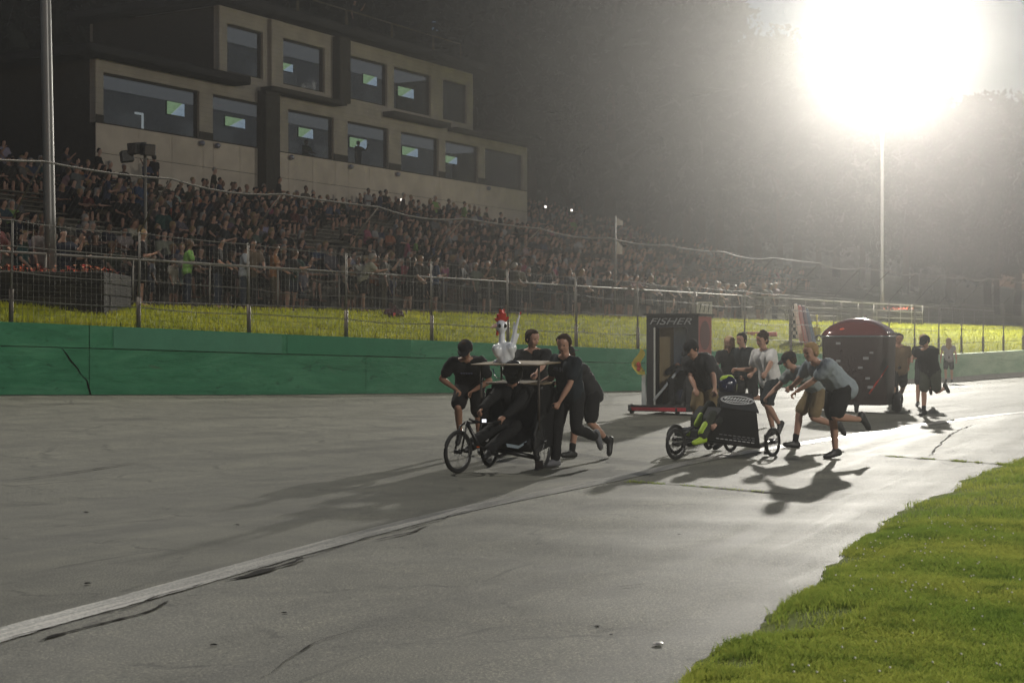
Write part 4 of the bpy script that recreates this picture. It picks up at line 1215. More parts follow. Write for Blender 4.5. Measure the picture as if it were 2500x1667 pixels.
        for k in 'RL':
            m.cone(s.hip[k], s.knee[k], .088 * H * bw, .056 * H)
            cm = s.knee[k].lerp(s.ank[k], .3); bk = Vector((0, -.012, 0))
            m.cone(s.knee[k], cm + bk, .055 * H, .057 * H); m.cone(cm + bk, s.ank[k], .057 * H, .036 * H)
            m.cone(s.heel[k] + Vector((0, 0, .01)), s.toe[k], .034 * H, .03 * H)
            m.cone(s.ank[k], s.heel[k], .036 * H, .034 * H)
            m.cone(s.sho[k], s.elb[k], .055 * H * (.85 if female else 1), .041 * H)
            fm = s.elb[k].lerp(s.wri[k], .3)
            m.cone(s.elb[k], fm, .042 * H, .044 * H); m.cone(fm, s.wri[k], .044 * H, .027 * H)
            d = (s.wri[k] - s.elb[k]).normalized(); sx = 1 if k == 'R' else -1
            pn = d.cross(Vector((0, 0, 1)).cross(d)); pn = (s.fw * .4 + Vector((-sx * .5, 0, -.8))); pn = (pn - d * pn.dot(d)).normalized()
            sd = d.cross(pn).normalized()
            w = s.wri[k]
            if hi:
                pc = w + d * .085 * H
                for j in range(4):
                    o = sd * (-.03 + .02 * j) * H
                    m.cone(w + d * .02 + o * .6, pc + o, .017 * H, .014 * H, 6)
                    kn = pc + o; ln = (.036, .042, .04, .03)[j] * H
                    k1 = kn + (d * .55 + pn * .8).normalized() * ln; k2 = k1 + (d * -.45 + pn * .9).normalized() * ln * .8
                    m.cone(kn, k1, .0105 * H, .0098 * H, 6); m.cone(k1, k2, .0098 * H, .009 * H, 6)
                th0 = w + d * .03 - sd * .028 * H * 1; m.cone(th0, th0 + (d * .6 - sd * .5 + pn * .5).normalized() * .045 * H, .0135 * H, .011 * H, 6)
                t1 = th0 + (d * .6 - sd * .5 + pn * .5).normalized() * .045 * H; m.cone(t1, t1 + (d * .5 + pn * .8).normalized() * .032 * H, .011 * H, .0095 * H, 6)
            else:
                m.cone(w, w + d * .1 * H, .03 * H, .034 * H, 8)
        return m
    def shirt(s, sleeve=.6, loose=1.0, bw=1.0, hem=.07, female=False):
        H = s.H; m = MB(); rt = s.rt; e = .016 * loose; sw = .92 if female else 1.0
        for k in (-1, 1):
            m.cone(s.p0 - s.sp * hem * H + rt * k * .07 * H, s.p1 + rt * k * .062 * H, .108 * H * bw + e * 1.2, .1 * H * bw + e)
            m.cone(s.p1 + rt * k * .062 * H, s.p2 + rt * k * .10 * H * sw, .1 * H * bw + e, .104 * H * bw * sw + e)
            m.cone(s.p2 + rt * k * .10 * H * sw, s.p1 + s.sp2 * .235 * H + rt * k * .145 * H * sw, .102 * H * sw + e, .06 * H + e)
            m.cone(s.p1 + s.sp2 * .235 * H + rt * k * .155 * H * sw, s.p3 - s.sp2 * .012, .056 * H + e * .6, .05 * H)
        m.cone(s.p0 - s.sp * hem * H - rt * .06, s.p0 - s.sp * hem * H + rt * .06, .108 * H * bw + e, .108 * H * bw + e)
        for k in 'RL':
            if sleeve <= 1: m.cone(s.sho[k], s.sho[k].lerp(s.elb[k], sleeve), .062 * H + e, .058 * H + e * 1.1)
            else:
                m.cone(s.sho[k], s.elb[k], .06 * H + e, .05 * H + e); m.cone(s.elb[k], s.elb[k].lerp(s.wri[k], sleeve - 1), .05 * H + e, .036 * H + e)
        return m
    def bottoms(s, kind='shorts', bw=1.0, loose=1.0):
        H = s.H; m = MB(); e = .014 * loose
        m.cone(s.p0 - s.rt * .07 * H, s.p0 + s.rt * .07 * H, .104 * H * bw + e, .104 * H * bw + e)
        m.cone(s.p0 + s.sp * .08 * H - s.rt * .06 * H, s.p0 + s.sp * .08 * H + s.rt * .06 * H, .1 * H * bw + e * .5, .1 * H * bw + e * .5)
        for k in 'RL':
            if kind == 'shorts':
                m.cone(s.hip[k], s.hip[k].lerp(s.knee[k], .82), .092 * H * bw + e, .078 * H + e * 1.6)
            else:
                m.cone(s.hip[k], s.knee[k], .09 * H * bw + e, .064 * H + e)
                m.cone(s.knee[k], s.knee[k].lerp(s.ank[k], .93), .066 * H + e, .054 * H + e)
        return m
    def shoe(s, k):
        H = s.H; m = MB(); h, t = s.heel[k], s.toe[k]; up = (s.ank[k] - (h * .75 + t * .25)).normalized()
        m.cone(h + up * .006, t - (t - h) * .12, .043 * H, .043 * H); m.cone(t - (t - h) * .2, t, .042 * H, .034 * H); m.cone(h + up * .02, s.ank[k] + up * .0, .042 * H, .042 * H)
        m.cone(h.lerp(t, .35) + up * .03, h.lerp(t, .7) + up * .012, .038 * H, .036 * H)
        return m
    def sock(s, k, top=.22):
        m = MB(); m.cone(s.ank[k], s.ank[k].lerp(s.knee[k], top), .042 * s.H, .05 * s.H); return m
    def hair(s, style):
        m = MB(); hc, hf, hu, hr = s.hc, s.hf, s.hu, s.hr
        m.cone(hc + hu * .054 - hf * .034, hc + hu * .066 + hf * .016, .089, .078)
        m.cone(hc - hu * .01 - hf * .05, hc + hu * .05 - hf * .034, .074, .088)
        for k in (-1, 1): m.cone(hc + hr * k * .052 + hu * .01 - hf * .02, hc + hr * k * .05 + hu * .06, .052, .054)
        if style == 'curly':
            r_ = random.Random(2)
            for j in range(26):
                a = r_.uniform(0, 6.28); b_ = r_.uniform(.1, 1.3)
                d = hr * math.cos(a) * math.cos(b_) + hf * (math.sin(a) * math.cos(b_) * .9 - .1) + hu * math.sin(b_); c = hc + hu * .055 - hf * .01 + d * .085
                m.cone(c, c + d * .01, .026, .026, 6)
        if style == 'quiff': m.cone(hc + hu * .1 + hf * .03 - hr * .02, hc + hu * .105 + hf * .06 + hr * .02, .038, .03)
        if style == 'long':
            m.cone(hc - hf * .05, hc - hf * .085 - Vector((0, 0, .26)), .075, .055)
            for k in (-1, 1): m.cone(hc + hr * k * .06 - hf * .02, hc + hr * k * .085 - hf * .07 - Vector((0, 0, .22)), .04, .03)
        return m

SKIN = mat('skin', (0.42, 0.24, 0.17), .5, 0, .1, 12, .4)
SKIN2 = mat('skin_tan', (0.33, 0.18, 0.12), .5, 0, .1, 12, .4)
M_lip = mat('lip', (.12, .05, .045), .5, 0, 0)
M_eye = mat('eye_dark', (0.01, 0.008, 0.006), .2, 0, 0)
M_capblk = cloth('cap_black', (.012, .012, .014)); M_blk = cloth('cloth_black', (.012, .012, .013)); M_navy = cloth('cloth_navy', (.014, .02, .026)); M_char = cloth('cloth_charcoal', (.03, .03, .032))
M_grey = cloth('cloth_grey', (.27, .31, .34)); M_grey2 = cloth('cloth_grey_green', (.25, .28, .275)); M_white = cloth('cloth_white', (.68, .66, .64)); M_khaki = cloth('cloth_khaki', (.21, .155, .085)); M_olive = cloth('cloth_olive', (.06, .065, .05))
M_shoe = mat('shoe_black', (.012, .012, .012), .5, 0, .1); M_shoeg = mat('shoe_grey', (.12, .12, .13), .6, 0, .2); M_shoew = mat('shoe_sole_white', (.4, .38, .34), .7, 0, .1)
H_brown = mat('hair_brown', (.035, .02, .012), .8, 0, .3, 40, .12); H_dark = mat('hair_black', (.01, .008, .007), .8, 0, .3, 40, .12); H_blond = mat('hair_blond', (.30, .19, .09), .8, 0, .3, 40, .12); H_light = mat('hair_light', (.42, .30, .17), .8, 0, .3, 40, .12)

def cap_mesh(h, back=False):
    m = MB(); hc, hf, hu, hr = h.hc, h.hf, h.hu, h.hr
    c = hc + hu * .045 - hf * .006
    rot = Matrix((hr, hf, hu)).transposed()
    base = len(m.v); rings = 6; seg = 16
    for i in range(rings + 1):
        ph = i / rings * math.pi / 2
        for k in range(seg):
            t = 2 * math.pi * k / seg
            m.v.append(tuple(c + rot @ Vector((.106 * math.cos(t) * math.cos(ph), .122 * math.sin(t) * math.cos(ph), .094 * math.sin(ph)))))
    for i in range(rings):
        for k in range(seg):
            k2 = (k + 1) % seg; m.f.append((base + i * seg + k, base + i * seg + k2, base + (i + 1) * seg + k2, base + (i + 1) * seg + k)); m.m.append(0)
    f = -1 if back else 1
    pts = []
    for k in range(9):
        t = math.pi * k / 8; pts.append((math.cos(t), math.sin(t)))
    top = [c + rot @ Vector((.088 * x, f * (.085 + .115 * y), .0 - .035 * y)) for x, y in pts]
    m.prism(top, -hu * .008)
    return m
def person(label, pos, face, pose, H=1.0, shirt=M_navy, sleeve=.6, bottom=('shorts', M_blk), shoes=M_shoe, hair=('short', H_brown), cap=None, skin=SKIN, bw=None, female=False, socks=None, vox=.0125, group=None, anchor='foot', hem=.07, loose=1.0, helmet=None, cat='person'):
    if bw is None: bw = .98 if female else 1.12
    h = Human(pos, face, pose, H, anchor)
    t = thing('person', label, cat, pos, h.rz, group)
    def mk(nm, mm): 
        def cb(me):
            me.materials.clear(); me.materials.append(mm); link_mesh(nm, me, t)
        return cb
    job(h.body(True, bw, female), vox, 3, 0, mk('body', skin))
    job(h.shirt(sleeve, loose, bw, hem, female), vox * 1.1, 2, .013, mk('shirt', shirt))
    job(h.bottoms(bottom[0], bw, loose), vox * 1.1, 2, .011, mk('shorts' if bottom[0] == 'shorts' else 'trousers', bottom[1]))
    for k in 'RL':
        job(h.shoe(k), vox * .9, 2, 0, mk('shoe', shoes))
        if socks: job(h.sock(k), vox, 2, 0, mk('sock', socks))
    if hair and not helmet: job(h.hair(hair[0]), vox, 2, .012 if hair[0] == 'curly' else .006, mk('hair', hair[1]))
    for k in (-1, 1): MB().ell(h.hc + h.hr * k * .032 + h.hf * .084 + h.hu * .006, (.015, .012, .010), 8, 6).build('eye', M_eye, t, True)
    MB().ell(h.hc + h.hf * .094 - h.hu * .062, (.022, .010, .006), 8, 6, Matrix((h.hr, h.hf, h.hu)).transposed()).build('mouth', M_lip, t, True)
    if cap: cap_mesh(h, cap[1]).build('cap', cap[0], t, True)
    return t, h

def place(x, Z, z=None):
    X = (x - CX) * Z / F
    return Vector((X, Z, gz(X, Z) if z is None else z))
def foot(x, y):
    p = G(x, y); p.z = gz(p.x, p.y); 
    for _ in range(3): p = G(x, y, p.z); p.z = gz(p.x, p.y)
    return p
# --- crew of the rooster cart
p1, h1 = person('man in dark blue numbered T-shirt and black trousers running at the rooster cart', foot(1270, 1072), (-.62, -.78),
    dict(R=(16, 12, 0), L=(6, 78, 30), lean=14, hunch=6, twist=-12, roll=-3, armR=('w', P(1250, 922, 20.2), (.3, -.9, -.3)), armL=('w', P(1284, 925, 19.75), (-.8, -.7, -.2)), head=(14, -14)),
    shirt=M_navy, bottom=('long', M_blk), shoes=M_shoeg, hair=('quiff', H_brown))
p2, h2 = person('man in black T-shirt with dark cap bending over the left of the rooster cart', place(1102, 21.9), (-.12, -1),
    dict(R=(46, 78, 10), L=(2, 14, 0), lean=34, hunch=18, armR=('w', P(1046, 893, 21.6), (.9, -.3, -.4)), armL=('w', P(1088, 896, 21.6), (-.9, -.3, -.4)), head=(32, 5)),
    shirt=M_blk, bottom=('shorts', M_blk), cap=(M_capblk, False), skin=SKIN2, loose=1.4)
p3, h3 = person('brown-haired man in black T-shirt turning his head behind the rooster', foot(1204, 1036), (-.15, -1),
    dict(R=(10, 16, 0), L=(-18, 60, 25), lean=16, hunch=8, armR=('w', P(1186, 874, 21.9)), armL=('w', P(1224, 874, 21.8)), head=(8, -52)), H=1.02, shirt=M_blk, bottom=('long', M_blk), hair=('quiff', H_brown))
p4, h4 = person('man in dark cap half hidden behind the runner in blue', foot(1308, 1052), (-.75, -.66),
    dict(R=(20, 14, 0), L=(10, 60, 20), lean=34, hunch=14, armR=('w', P(1232, 884, 22.0)), armL=('w', P(1256, 888, 21.4)), head=(20, 0)), H=.98, shirt=M_char, bottom=('shorts', M_blk), cap=(M_capblk, True), socks=M_blk)
# --- crew of the low black cart
p5, h5 = person('heavy man in charcoal T-shirt, cap and khaki shorts leaning over the low cart', place(1648, 23.0), (-.72, -.7),
    dict(R=(22, 25, 0), L=(4, 18, 0), lean=32, hunch=18, armR=('w', P(1612, 938, 22.4)), armL=('w', P(1655, 942, 22.1), (-.9, -.5, -.2)), head=(34, 10)), H=1.0, bw=1.55, shirt=M_char, bottom=('shorts', M_khaki), cap=(M_capblk, False), hair=('short', H_dark), loose=1.6, hem=.12)
p8, h8 = person('curly-haired man in white T-shirt reaching forward between the carts', foot(1770, 1006), (-.86, -.5),
    dict(R=(-6, 12, 0), L=(24, 62, 15), lean=13, hunch=4, armR=('w', P(1694, 848, 25.6), (.2, -.2, -1)), armL=('w', P(1742, 908, 24.4)), head=(8, -6)), H=.99, shirt=M_white, bottom=('shorts', M_navy), hair=('curly', H_brown), loose=1.5)
p9, h9 = person('man in grey T-shirt and dark cap pushing the low cart, khaki shorts', foot(1820, 1029), (-.93, -.36),
    dict(R=(34, 26, 0), L=(20, 92, 40), lean=46, hunch=12, armR=('w', P(1752, 922, 23.2), (.2, -.1, -1)), armL=('w', P(1790, 918, 22.3), (-.2, -.3, -1)), head=(18, 0)), shirt=M_grey2, bottom=('shorts', M_khaki), cap=(M_capblk, False), socks=M_blk)
p10, h10 = person('blond man in grey T-shirt and black shorts pushing the low cart, nearest the lawn', foot(1912, 1054), (-.87, -.49),
    dict(R=(2, 10, 0), L=(24, 108, 30), lean=47, hunch=10, armR=('w', P(1798, 914, 22.0), (.2, -.1, -1)), armL=('w', P(1806, 918, 21.1), (-.2, -.3, -1)), head=(8, 0)), H=1.03, shirt=M_grey, bottom=('shorts', M_blk), hair=('short', H_blond), loose=1.5, hem=.09)
# --- crew of the tall booth
p6, h6 = person('fair-haired woman in dark top running behind the tall black booth', place(1660, 29.5), (-.2, -1),
    dict(R=(12, 20, 0), L=(-20, 70, 20), lean=10, armR=('a', 30, 12, 70), armL=('a', -20, 12, 70), head=(8, 0)), H=.94, shirt=M_blk, bottom=('shorts', M_char), hair=('long', H_light), female=True)
p7, h7 = person('dark-haired man in dark T-shirt running with one leg kicked up behind booth', foot(1694, 974), (-.72, -.68),
    dict(R=(14, 16, 0), L=(-2, 84, 30), lean=16, hunch=4, armR=('w', P(1640, 862, 30.6)), armL=('a', -18, 18, 75), head=(6, 0)), shirt=M_navy, bottom=('shorts', M_blk), hair=('short', H_dark), H=1.0)
# --- crew of the domed cart
p11, h11 = person('man in brown shirt with dark shoulders running right of the domed cart', foot(2052, 942), (-.1, -1),
    dict(R=(14, 14, 0), L=(-16, 50, 20), lean=8, armR=('w', P(2028, 858, 36.2)), armL=('w', P(2086, 848, 35.6)), head=(6, 0)), H=1.0, shirt=cloth('cloth_brown', (.15, .10, .055)), bottom=('shorts', M_blk), hair=('short', H_dark), skin=SKIN2)
p11b, _ = person('runner half hidden behind the domed cart and the brown shirt', place(2044, 38.0), (-.1, -1),
    dict(R=(10, 14, 0), L=(-24, 50, 20), lean=8, armR=('a', 20, 10, 60), armL=('a', -10, 10, 60), head=(4, 10)), H=.97, shirt=M_blk, bottom=('shorts', M_char), hair=('short', H_dark))
p12, h12 = person('man in black T-shirt and cap pushing the domed cart, grey shorts', foot(2120, 956), (-.6, -.8),
    dict(R=(6, 10, 0), L=(-6, 92, 30), lean=22, hunch=10, armR=('w', P(2086, 846, 34.6), (.3, -.2, -1)), armL=('w', P(2094, 868, 33.6)), head=(24, 0)), shirt=M_blk, bottom=('shorts', M_olive), cap=(M_capblk, False), socks=M_blk, loose=1.5)
p12b, _ = person('fair-haired runner whose head shows above the man in black cap', place(2108, 37.0), (-.3, -1),
    dict(R=(10, 14, 0), L=(-24, 50, 20), lean=10, armR=('a', 40, 10, 40), armL=('a', -10, 10, 60)), H=.98, shirt=M_blk, bottom=('shorts', M_char), hair=('short', H_light))
p13, h13 = person('long-haired woman in pale top and shorts walking away along the wall', place(2172, 56.4), (.15, 1),
    dict(R=(9, 4, 0), L=(-9, 10, 8), lean=2, armR=('a', -6, 16, 12), armL=('a', 6, 16, 12), head=(4, 0)), H=.92, shirt=cloth('cloth_pale', (.3, .28, .27)), sleeve=.25, bottom=('shorts', M_char), hair=('long', H_blond), female=True, vox=.015)
# number printed on the blue T-shirt and the wristband / sunglasses details
def text_mesh(body, size, matl, name, parent, loc, rot3, extr=.003, shear=0.0, sx=1.0):
    cu = bpy.data.curves.new('t', 'FONT'); cu.body = body; cu.size = size; cu.extrude = extr; cu.align_x = 'CENTER'; cu.align_y = 'CENTER'; cu.shear = shear
    o = bpy.data.objects.new('t', cu); COL.objects.link(o); bpy.context.view_layer.update()
    me = bpy.data.meshes.new_from_object(o.evaluated_get(bpy.context.evaluated_depsgraph_get())); bpy.data.objects.remove(o)
    me.transform(Matrix.Diagonal((sx, 1, 1, 1))); me.materials.clear(); me.materials.append(matl)
    q = link_mesh(name, me, parent); q.matrix_local = Matrix.Translation(loc) @ rot3.to_4x4(); return q
M_print = mat('shirt_print', (.34, .34, .38), .7, 0, .2, 30)
M_print2 = mat('shirt_print_blue', (.16, .17, .27), .7, 0, .3, 60)
def chest_frame(h, dx, dz):
    fw = h.fw.normalized(); c = h.p2 + fw * (.132 * h.H) + h.rt * dx + h.sp2 * dz
    return c, Matrix((-h.rt, h.sp2, -fw * -1)).transposed() if False else (c, Matrix((h.rt * -1, h.sp2, fw)).transposed())[1]
c_, r_ = chest_frame(h1, -.03, .0)
fwx = h1.fw.normalized()
rt_view = -h1.rt
rot_t = Matrix((rt_view, h1.sp2, rt_view.cross(h1.sp2))).transposed()
text_mesh('84', .075, M_print, 'printed_number', p1, h1.p2 + fwx * .136 + rt_view * .035, rot_t, .004, .15)
for j in range(2):
    MB().box(h1.p2 + fwx * .134 - rt_view * .065 + h1.sp2 * (-.014 + .024 * j), (.10 - .02 * j, .016, .006), rot_t).build('printed_bar', M_print2, p1)

fw2 = h2.fw.normalized(); rv2 = -h2.rt; rot2 = Matrix((rv2, h2.sp2, rv2.cross(h2.sp2))).transposed()
for j in range(5): MB().box(h2.p2 + fw2 * .142 + rv2 * (-.07 + .035 * j), (.024, .02, .006), rot2).build('printed_bar', M_print2, p2)
# ------------------------------------------------------------------ wheels
M_tyre = mat('tyre_rubber', (.012, .012, .012), .7, 0, .2, 20); M_rim = mat('rim_alloy', (.12, .12, .12), .35, .8, .1); M_chrome = mat('bright_metal', (.55, .55, .55), .2, .95, .05); M_tube = mat('frame_black', (.012, .012, .013), .35, .1, .1)
def wheel(parent, c, axis, r, tr=.024, spokes=14):
    c = Vector(c); axis = unit(axis)
    w = MB().torus(c, axis, r - tr, tr, 36, 8).build('wheel', M_tyre, parent, True)
    MB().torus(c, axis, r - tr * 2.1, tr * .45, 32, 6).build('rim', M_rim, w, True)
    MB().tube([c - axis * .05, c + axis * .05], .028, 10).build('hub', M_tube, w, True)
    up = Vector((0, 0, 1)); a = axis.cross(up).normalized(); b_ = a.cross(axis)
    mb = MB()
    for k in range(spokes):
        t = 2 * math.pi * k / spokes; d = a * math.cos(t) + b_ * math.sin(t); s_ = axis * (.03 if k % 2 else -.03)
        mb.tube([c + s_ + d * .02, c + d * (r - tr * 2)], .0022, 4, caps=False)
    mb.build('spokes', M_rim, w)
    return w
def rot_from(f):
    """columns: right, forward, up for a heading f"""
    f = unit((f[0], f[1], 0)); r = Vector((f.y, -f.x, 0)); return Matrix((r, f, Vector((0, 0, 1)))).transposed(), r, f
M_ply = mat('plywood_edge', (.20, .155, .10), .7, 0, .25, 12)
M_plyblk = mat('black_board', (.010, .010, .011), .55, 0, .25, 8, .35)

# ------------------------------------------------------------------ rooster cart
hd = (-.423, -.906); RT, rr_, ff_ = rot_from(hd)
Fw = foot(1052, 1087); Rw = foot(1246, 1076)
c1 = thing('rooster_cart', 'black three-wheeled cart with a flat board roof carrying a rooster', 'cart', (0, 0, 0))
wheel(c1, Fw + Vector((0, 0, .265)), Vector((.80, -.60, 0)), .265, .024)
ax1 = rr_
wheel(c1, Rw + Vector((0, 0, .34)), unit((.94, -.34, 0)), .34, .024, 18)
R2 = Rw - rr_ * -.72
R2 = Rw + Vector((-.906, .423, 0)) * .74; R2.z = 0
wheel(c1, R2 + Vector((0, 0, .34)), unit((.94, -.34, 0)), .34, .024, 18)
axm = (Rw + R2) / 2 + Vector((0, 0, .34))
fr = MB()
fr.tube([Rw + Vector((-.06, 0, .34)), R2 + Vector((.06, 0, .34))], .026, 8)
fc = Fw + Vector((0, 0, .265))
fr.tube([axm + Vector((0, 0, -.12)), axm + ff_ * .5 + Vector((0, 0, -.16)), fc + Vector((.25, .2, .05)), fc + Vector((.10, .08, .36))], .024, 8)
fr.tube([P(1128, 1030, 19.5), P(1240, 1052, 19.55)], .03, 8)
fr.tube([P(1236, 1052, 19.55), Rw + Vector((-.05, -.02, .34)), P(1240, 905, 19.75)], .02, 8)
fr.build('frame', M_tube, c1, True)
fk = MB()
for s_ in (-1, 1): fk.tube([fc + Vector((.80, -.60, 0)) * .05 * s_, fc + Vector((.80, -.60, 0)) * .05 * s_ + Vector((.06, .05, .30)), fc + Vector((.10, .08, .36))], .014, 6)
fk.tube([fc + Vector((.10, .08, .34)), P(1098, 968, 19.25)], .018, 8)
fk.build('fork', M_tube, c1, True)
hb = MB(); hb.tube([P(1078, 962, 19.2), P(1096, 968, 19.15), P(1120, 972, 19.15), P(1150, 968, 19.25)], .014, 8); hb.build('handlebar', M_tube, c1, True)
MB().box(P(1112, 966, 19.05), (.05, .03, .035)).build('headlamp', emit('headlamp_white', (.9, .92, 1), 2.0), c1)
MB().box(P(1098, 1026, 18.95), (.035, .015, .012)).build('reflector', mat('reflector_orange', (.7, .12, .02), .3, 0, 0), c1)
# seat tub: padded box with sloped front, high sides
tb = MB()
def cl(x, y, z): return axm + rr_ * x + ff_ * y + Vector((0, 0, z - .34))
prof = [(-.42, .32), (.30, .22), (.42, .34), (.10, .52), (-.02, 1.06), (-.42, 1.08)]
tb.prism([cl(-.36, y, z) for y, z in prof], rr_ * .72)
tb.build('seat_tub', M_plyblk, c1, bevel=.02)
MB().prism([cl(-.40, y, z) for y, z in ((-.46, 1.075), (.04, 1.055), (.04, 1.075), (-.46, 1.095))], rr_ * .80).build('tub_rim', M_ply, c1)
for sx in (-.37, .37):
    MB().prism([cl(sx - .012, y, z) for y, z in ((-.44, .30), (.26, .20), (.32, .40), (.06, 1.0), (-.44, 1.02))], rr_ * .024).build('side_panel', M_plyblk, c1)
# roof posts and board
roofc = P(1160, 840, 19.95)
for x, y in ((-.40, -.42), (.40, -.42), (-.40, .18), (.40, .18)):
    MB().tube([cl(x, y, .5), cl(x, y, 1.30)], .016, 8).build('roof_post', mat('post_brown', (.05, .038, .028), .6), c1, True)
rb = MB(); rb.prism([cl(x, y, z) for x, y, z in ((-.52, -.54, 1.335), (.52, -.54, 1.335), (.46, .36, 1.30), (-.46, .36, 1.30))], Vector((0, 0, .016)))
rb.build('roof_board', M_ply, c1, bevel=.003)
mb = MB(); mb.tube([P(1132, 846, 19.5), P(1136, 862, 19.5), P(1141, 868, 19.5), P(1158, 870, 19.6)], .008, 6); mb.build('bent_rod', M_chrome, c1, True)
mb = MB(); mb.prism([P(1162, 1018, 19.4), P(1192, 1023, 19.4), P(1210, 1012, 19.4), P(1206, 1020, 19.4), P(1190, 1030, 19.4), P(1165, 1026, 19.4)], Vector((0, .02, 0))); mb.build('pale_under_panel', mat('pale_blue_panel', (.3, .36, .4), .5), c1)
MB().box(P(1238, 1066, 19.5), (.10, .14, .09)).build('pedal', M_tube, c1)
# the glossy foil rooster on the roof
rs = thing('rooster_figure', 'glossy white balloon rooster with red comb standing on the cart roof', 'rooster', roofc + Vector((0, 0, .02)))
M_foil = mat('white_foil', (.75, .77, .8), .25, .1, .06, 6, .6, .35, 14); M_comb = mat('red_foil', (.42, .035, .02), .2, .1, .1); M_pink = mat('pink_foil', (.42, .26, .22), .25, .1, .1)
def rp(x, y, dz=0): q = P(x, y, 19.95) - rs.location; q.y += dz; return q
m = MB()
m.cone(rp(1160, 826), rp(1160, 806), .105, .115, 14); m.cone(rp(1150, 802), rp(1172, 800), .09, .085, 14)
m.cone(rp(1152, 800), rp(1153, 762), .055, .036, 12); m.cone(rp(1152, 752), rp(1152, 746), .074, .07, 14)
m.cone(rp(1140, 800, -.08), rp(1144, 812, -.06), .06, .05, 10); m.cone(rp(1172, 800, -.07), rp(1176, 818, -.04), .06, .04, 10)
m.cone(rp(1138, 832), rp(1140, 836), .03, .03, 8)
job(m, .012, 3, .006, lambda me: (me.materials.append(M_foil), link_mesh('body', me, rs)))
m = MB()
for k, (x, y, r_) in enumerate(((1139, 733, .026), (1144, 724, .03), (1152, 716, .034), (1159, 722, .03), (1166, 730, .024), (1148, 712, .02), (1157, 711, .018))):
    m.cone(rp(1152, 742), rp(x, y), .03, r_ * .8, 8)
job(m, .008, 2, 0, lambda me: (me.materials.append(M_comb), link_mesh('comb', me, rs)))
m = MB(); m.cone(rp(1176, 800), rp(1183, 760), .045, .026, 10); m.cone(rp(1183, 760), rp(1194, 720), .026, .012, 10); m.cone(rp(1180, 790), rp(1190, 768, .03), .03, .016, 8); m.cone(rp(1180, 785), rp(1181, 740, .05), .024, .014, 8)
job(m, .01, 2, 0, lambda me: (me.materials.append(M_foil), link_mesh('tail', me, rs)))
m = MB(); m.cone(rp(1194, 722), rp(1196, 717), .013, .008, 8); m.build('tail_tip', M_comb, rs, True)
m = MB(); m.cone(rp(1138, 748, -.04), rp(1128, 752, -.06), .028, .008, 8); m.build('beak', M_pink, rs, True)
m = MB(); m.cone(rp(1143, 757, -.02), rp(1142, 768, -.02), .014, .018, 8); m.build('wattle', M_comb, rs, True)
for dx in (9, -4): MB().ell(rp(1152 + dx, 748, -.068), (.02, .012, .028), 10, 8).build('eye', M_eye, rs, True)
# driver of the rooster cart
dpos = Vector(cl(0, -.08, 0)); dpos.z = 0
pd1, hd1 = person('driver in black helmet and dark clothes seated in the rooster cart', dpos, hd,
    dict(sit=.56, lean=12, hunch=6, R=('w', fc + Vector((.02, .10, .02)), (.6, .5, 1)), L=('w', P(1112, 1040, 19.2), (-.3, .8, 1)), armR=('w', P(1084, 962, 19.3)), armL=('w', P(1150, 966, 19.4)), head=(8, 0)),
    shirt=M_blk, sleeve=1.9, bottom=('long', M_blk), helmet=True, skin=SKIN2, anchor='none')
def helmet(h, t, shell, vis, trim=None):
    m = MB(); c = h.hc + h.hu * .02
    m.cone(c + h.hu * .02 - h.hf * .015, c + h.hu * .02 + h.hf * .02, .13, .122, 14); m.cone(c - h.hu * .06 + h.hf * .03, c - h.hu * .05 + h.hf * .055, .10, .085, 12); m.cone(c - h.hu * .04 - h.hf * .02, c, .115, .12, 12)
    job(m, .012, 3, 0, lambda me: (me.materials.append(shell), link_mesh('helmet', me, t)))
    v = MB(); v.cone(c + h.hf * .085 + h.hu * .005 - h.hr * .055, c + h.hf * .085 + h.hu * .005 + h.hr * .055, .052, .052, 12); v.build('visor', vis, t, True)
    if trim:
        m2 = MB(); m2.cone(c + h.hu * .09 - h.hf * .06, c + h.hu * .10 + h.hf * .04, .062, .06, 10); m2.cone(c - h.hr * .0 - h.hf * .1, c - h.hf * .1 - h.hu * .05, .06, .05, 10); m2.build('helmet_stripe', trim, t, True)
helmet(hd1, pd1, mat('helmet_black', (.008, .008, .008), .5, 0, .1), mat('visor_dark', (.01, .01, .015), .3, 0, 0))

# ------------------------------------------------------------------ low black cart
M_sheet = mat('black_sheet', (.016, .016, .017), .42, 0, .2, 6, .5)
M_decal = mat('silver_decal', (.62, .62, .62), .6, 0, .15, 20); M_neon = mat('neon_yellow', (.36, .52, .03), .6, 0, .15); M_decald = mat('grey_decal', (.22, .22, .225), .6, 0, .2, 20)
c2 = thing('low_black_cart', 'low black racing cart with bicycle wheels and an oval decal', 'cart', (0, 0, 0))
W1 = foot(1553, 1056); W2 = foot(1775, 1049)
wheel(c2, W1 + Vector((0, 0, .215)), unit((.72, -.69, 0)), .215, .022, 12); wheel(c2, W2 + Vector((0, 0, .205)), unit((.78, -.62, 0)), .205, .022, 12)
MB().torus(P(1628, 1019, 21.9), (.5, -.8, 0), .055, .028, 20, 8).build('caster_wheel', M_tyre, c2, True)
W3 = W2 + Vector((-.45, .95, 0)); wheel(c2, W3 + Vector((0, 0, .205)), unit((.78, -.62, 0)), .205, .022, 12)
W4 = W1 + Vector((.1, 1.0, 0)); wheel(c2, W4 + Vector((0, 0, .215)), unit((.72, -.69, 0)), .215, .022, 12)
fr = MB()
fr.tube([P(1588, 1009, 21.75), P(1640, 1014, 21.6), P(1746, 1027, 21.4)], .022, 8); fr.tube([W1 + Vector((.05, .03, .215)), P(1585, 1012, 21.8), P(1570, 1000, 22.6)], .022, 8)
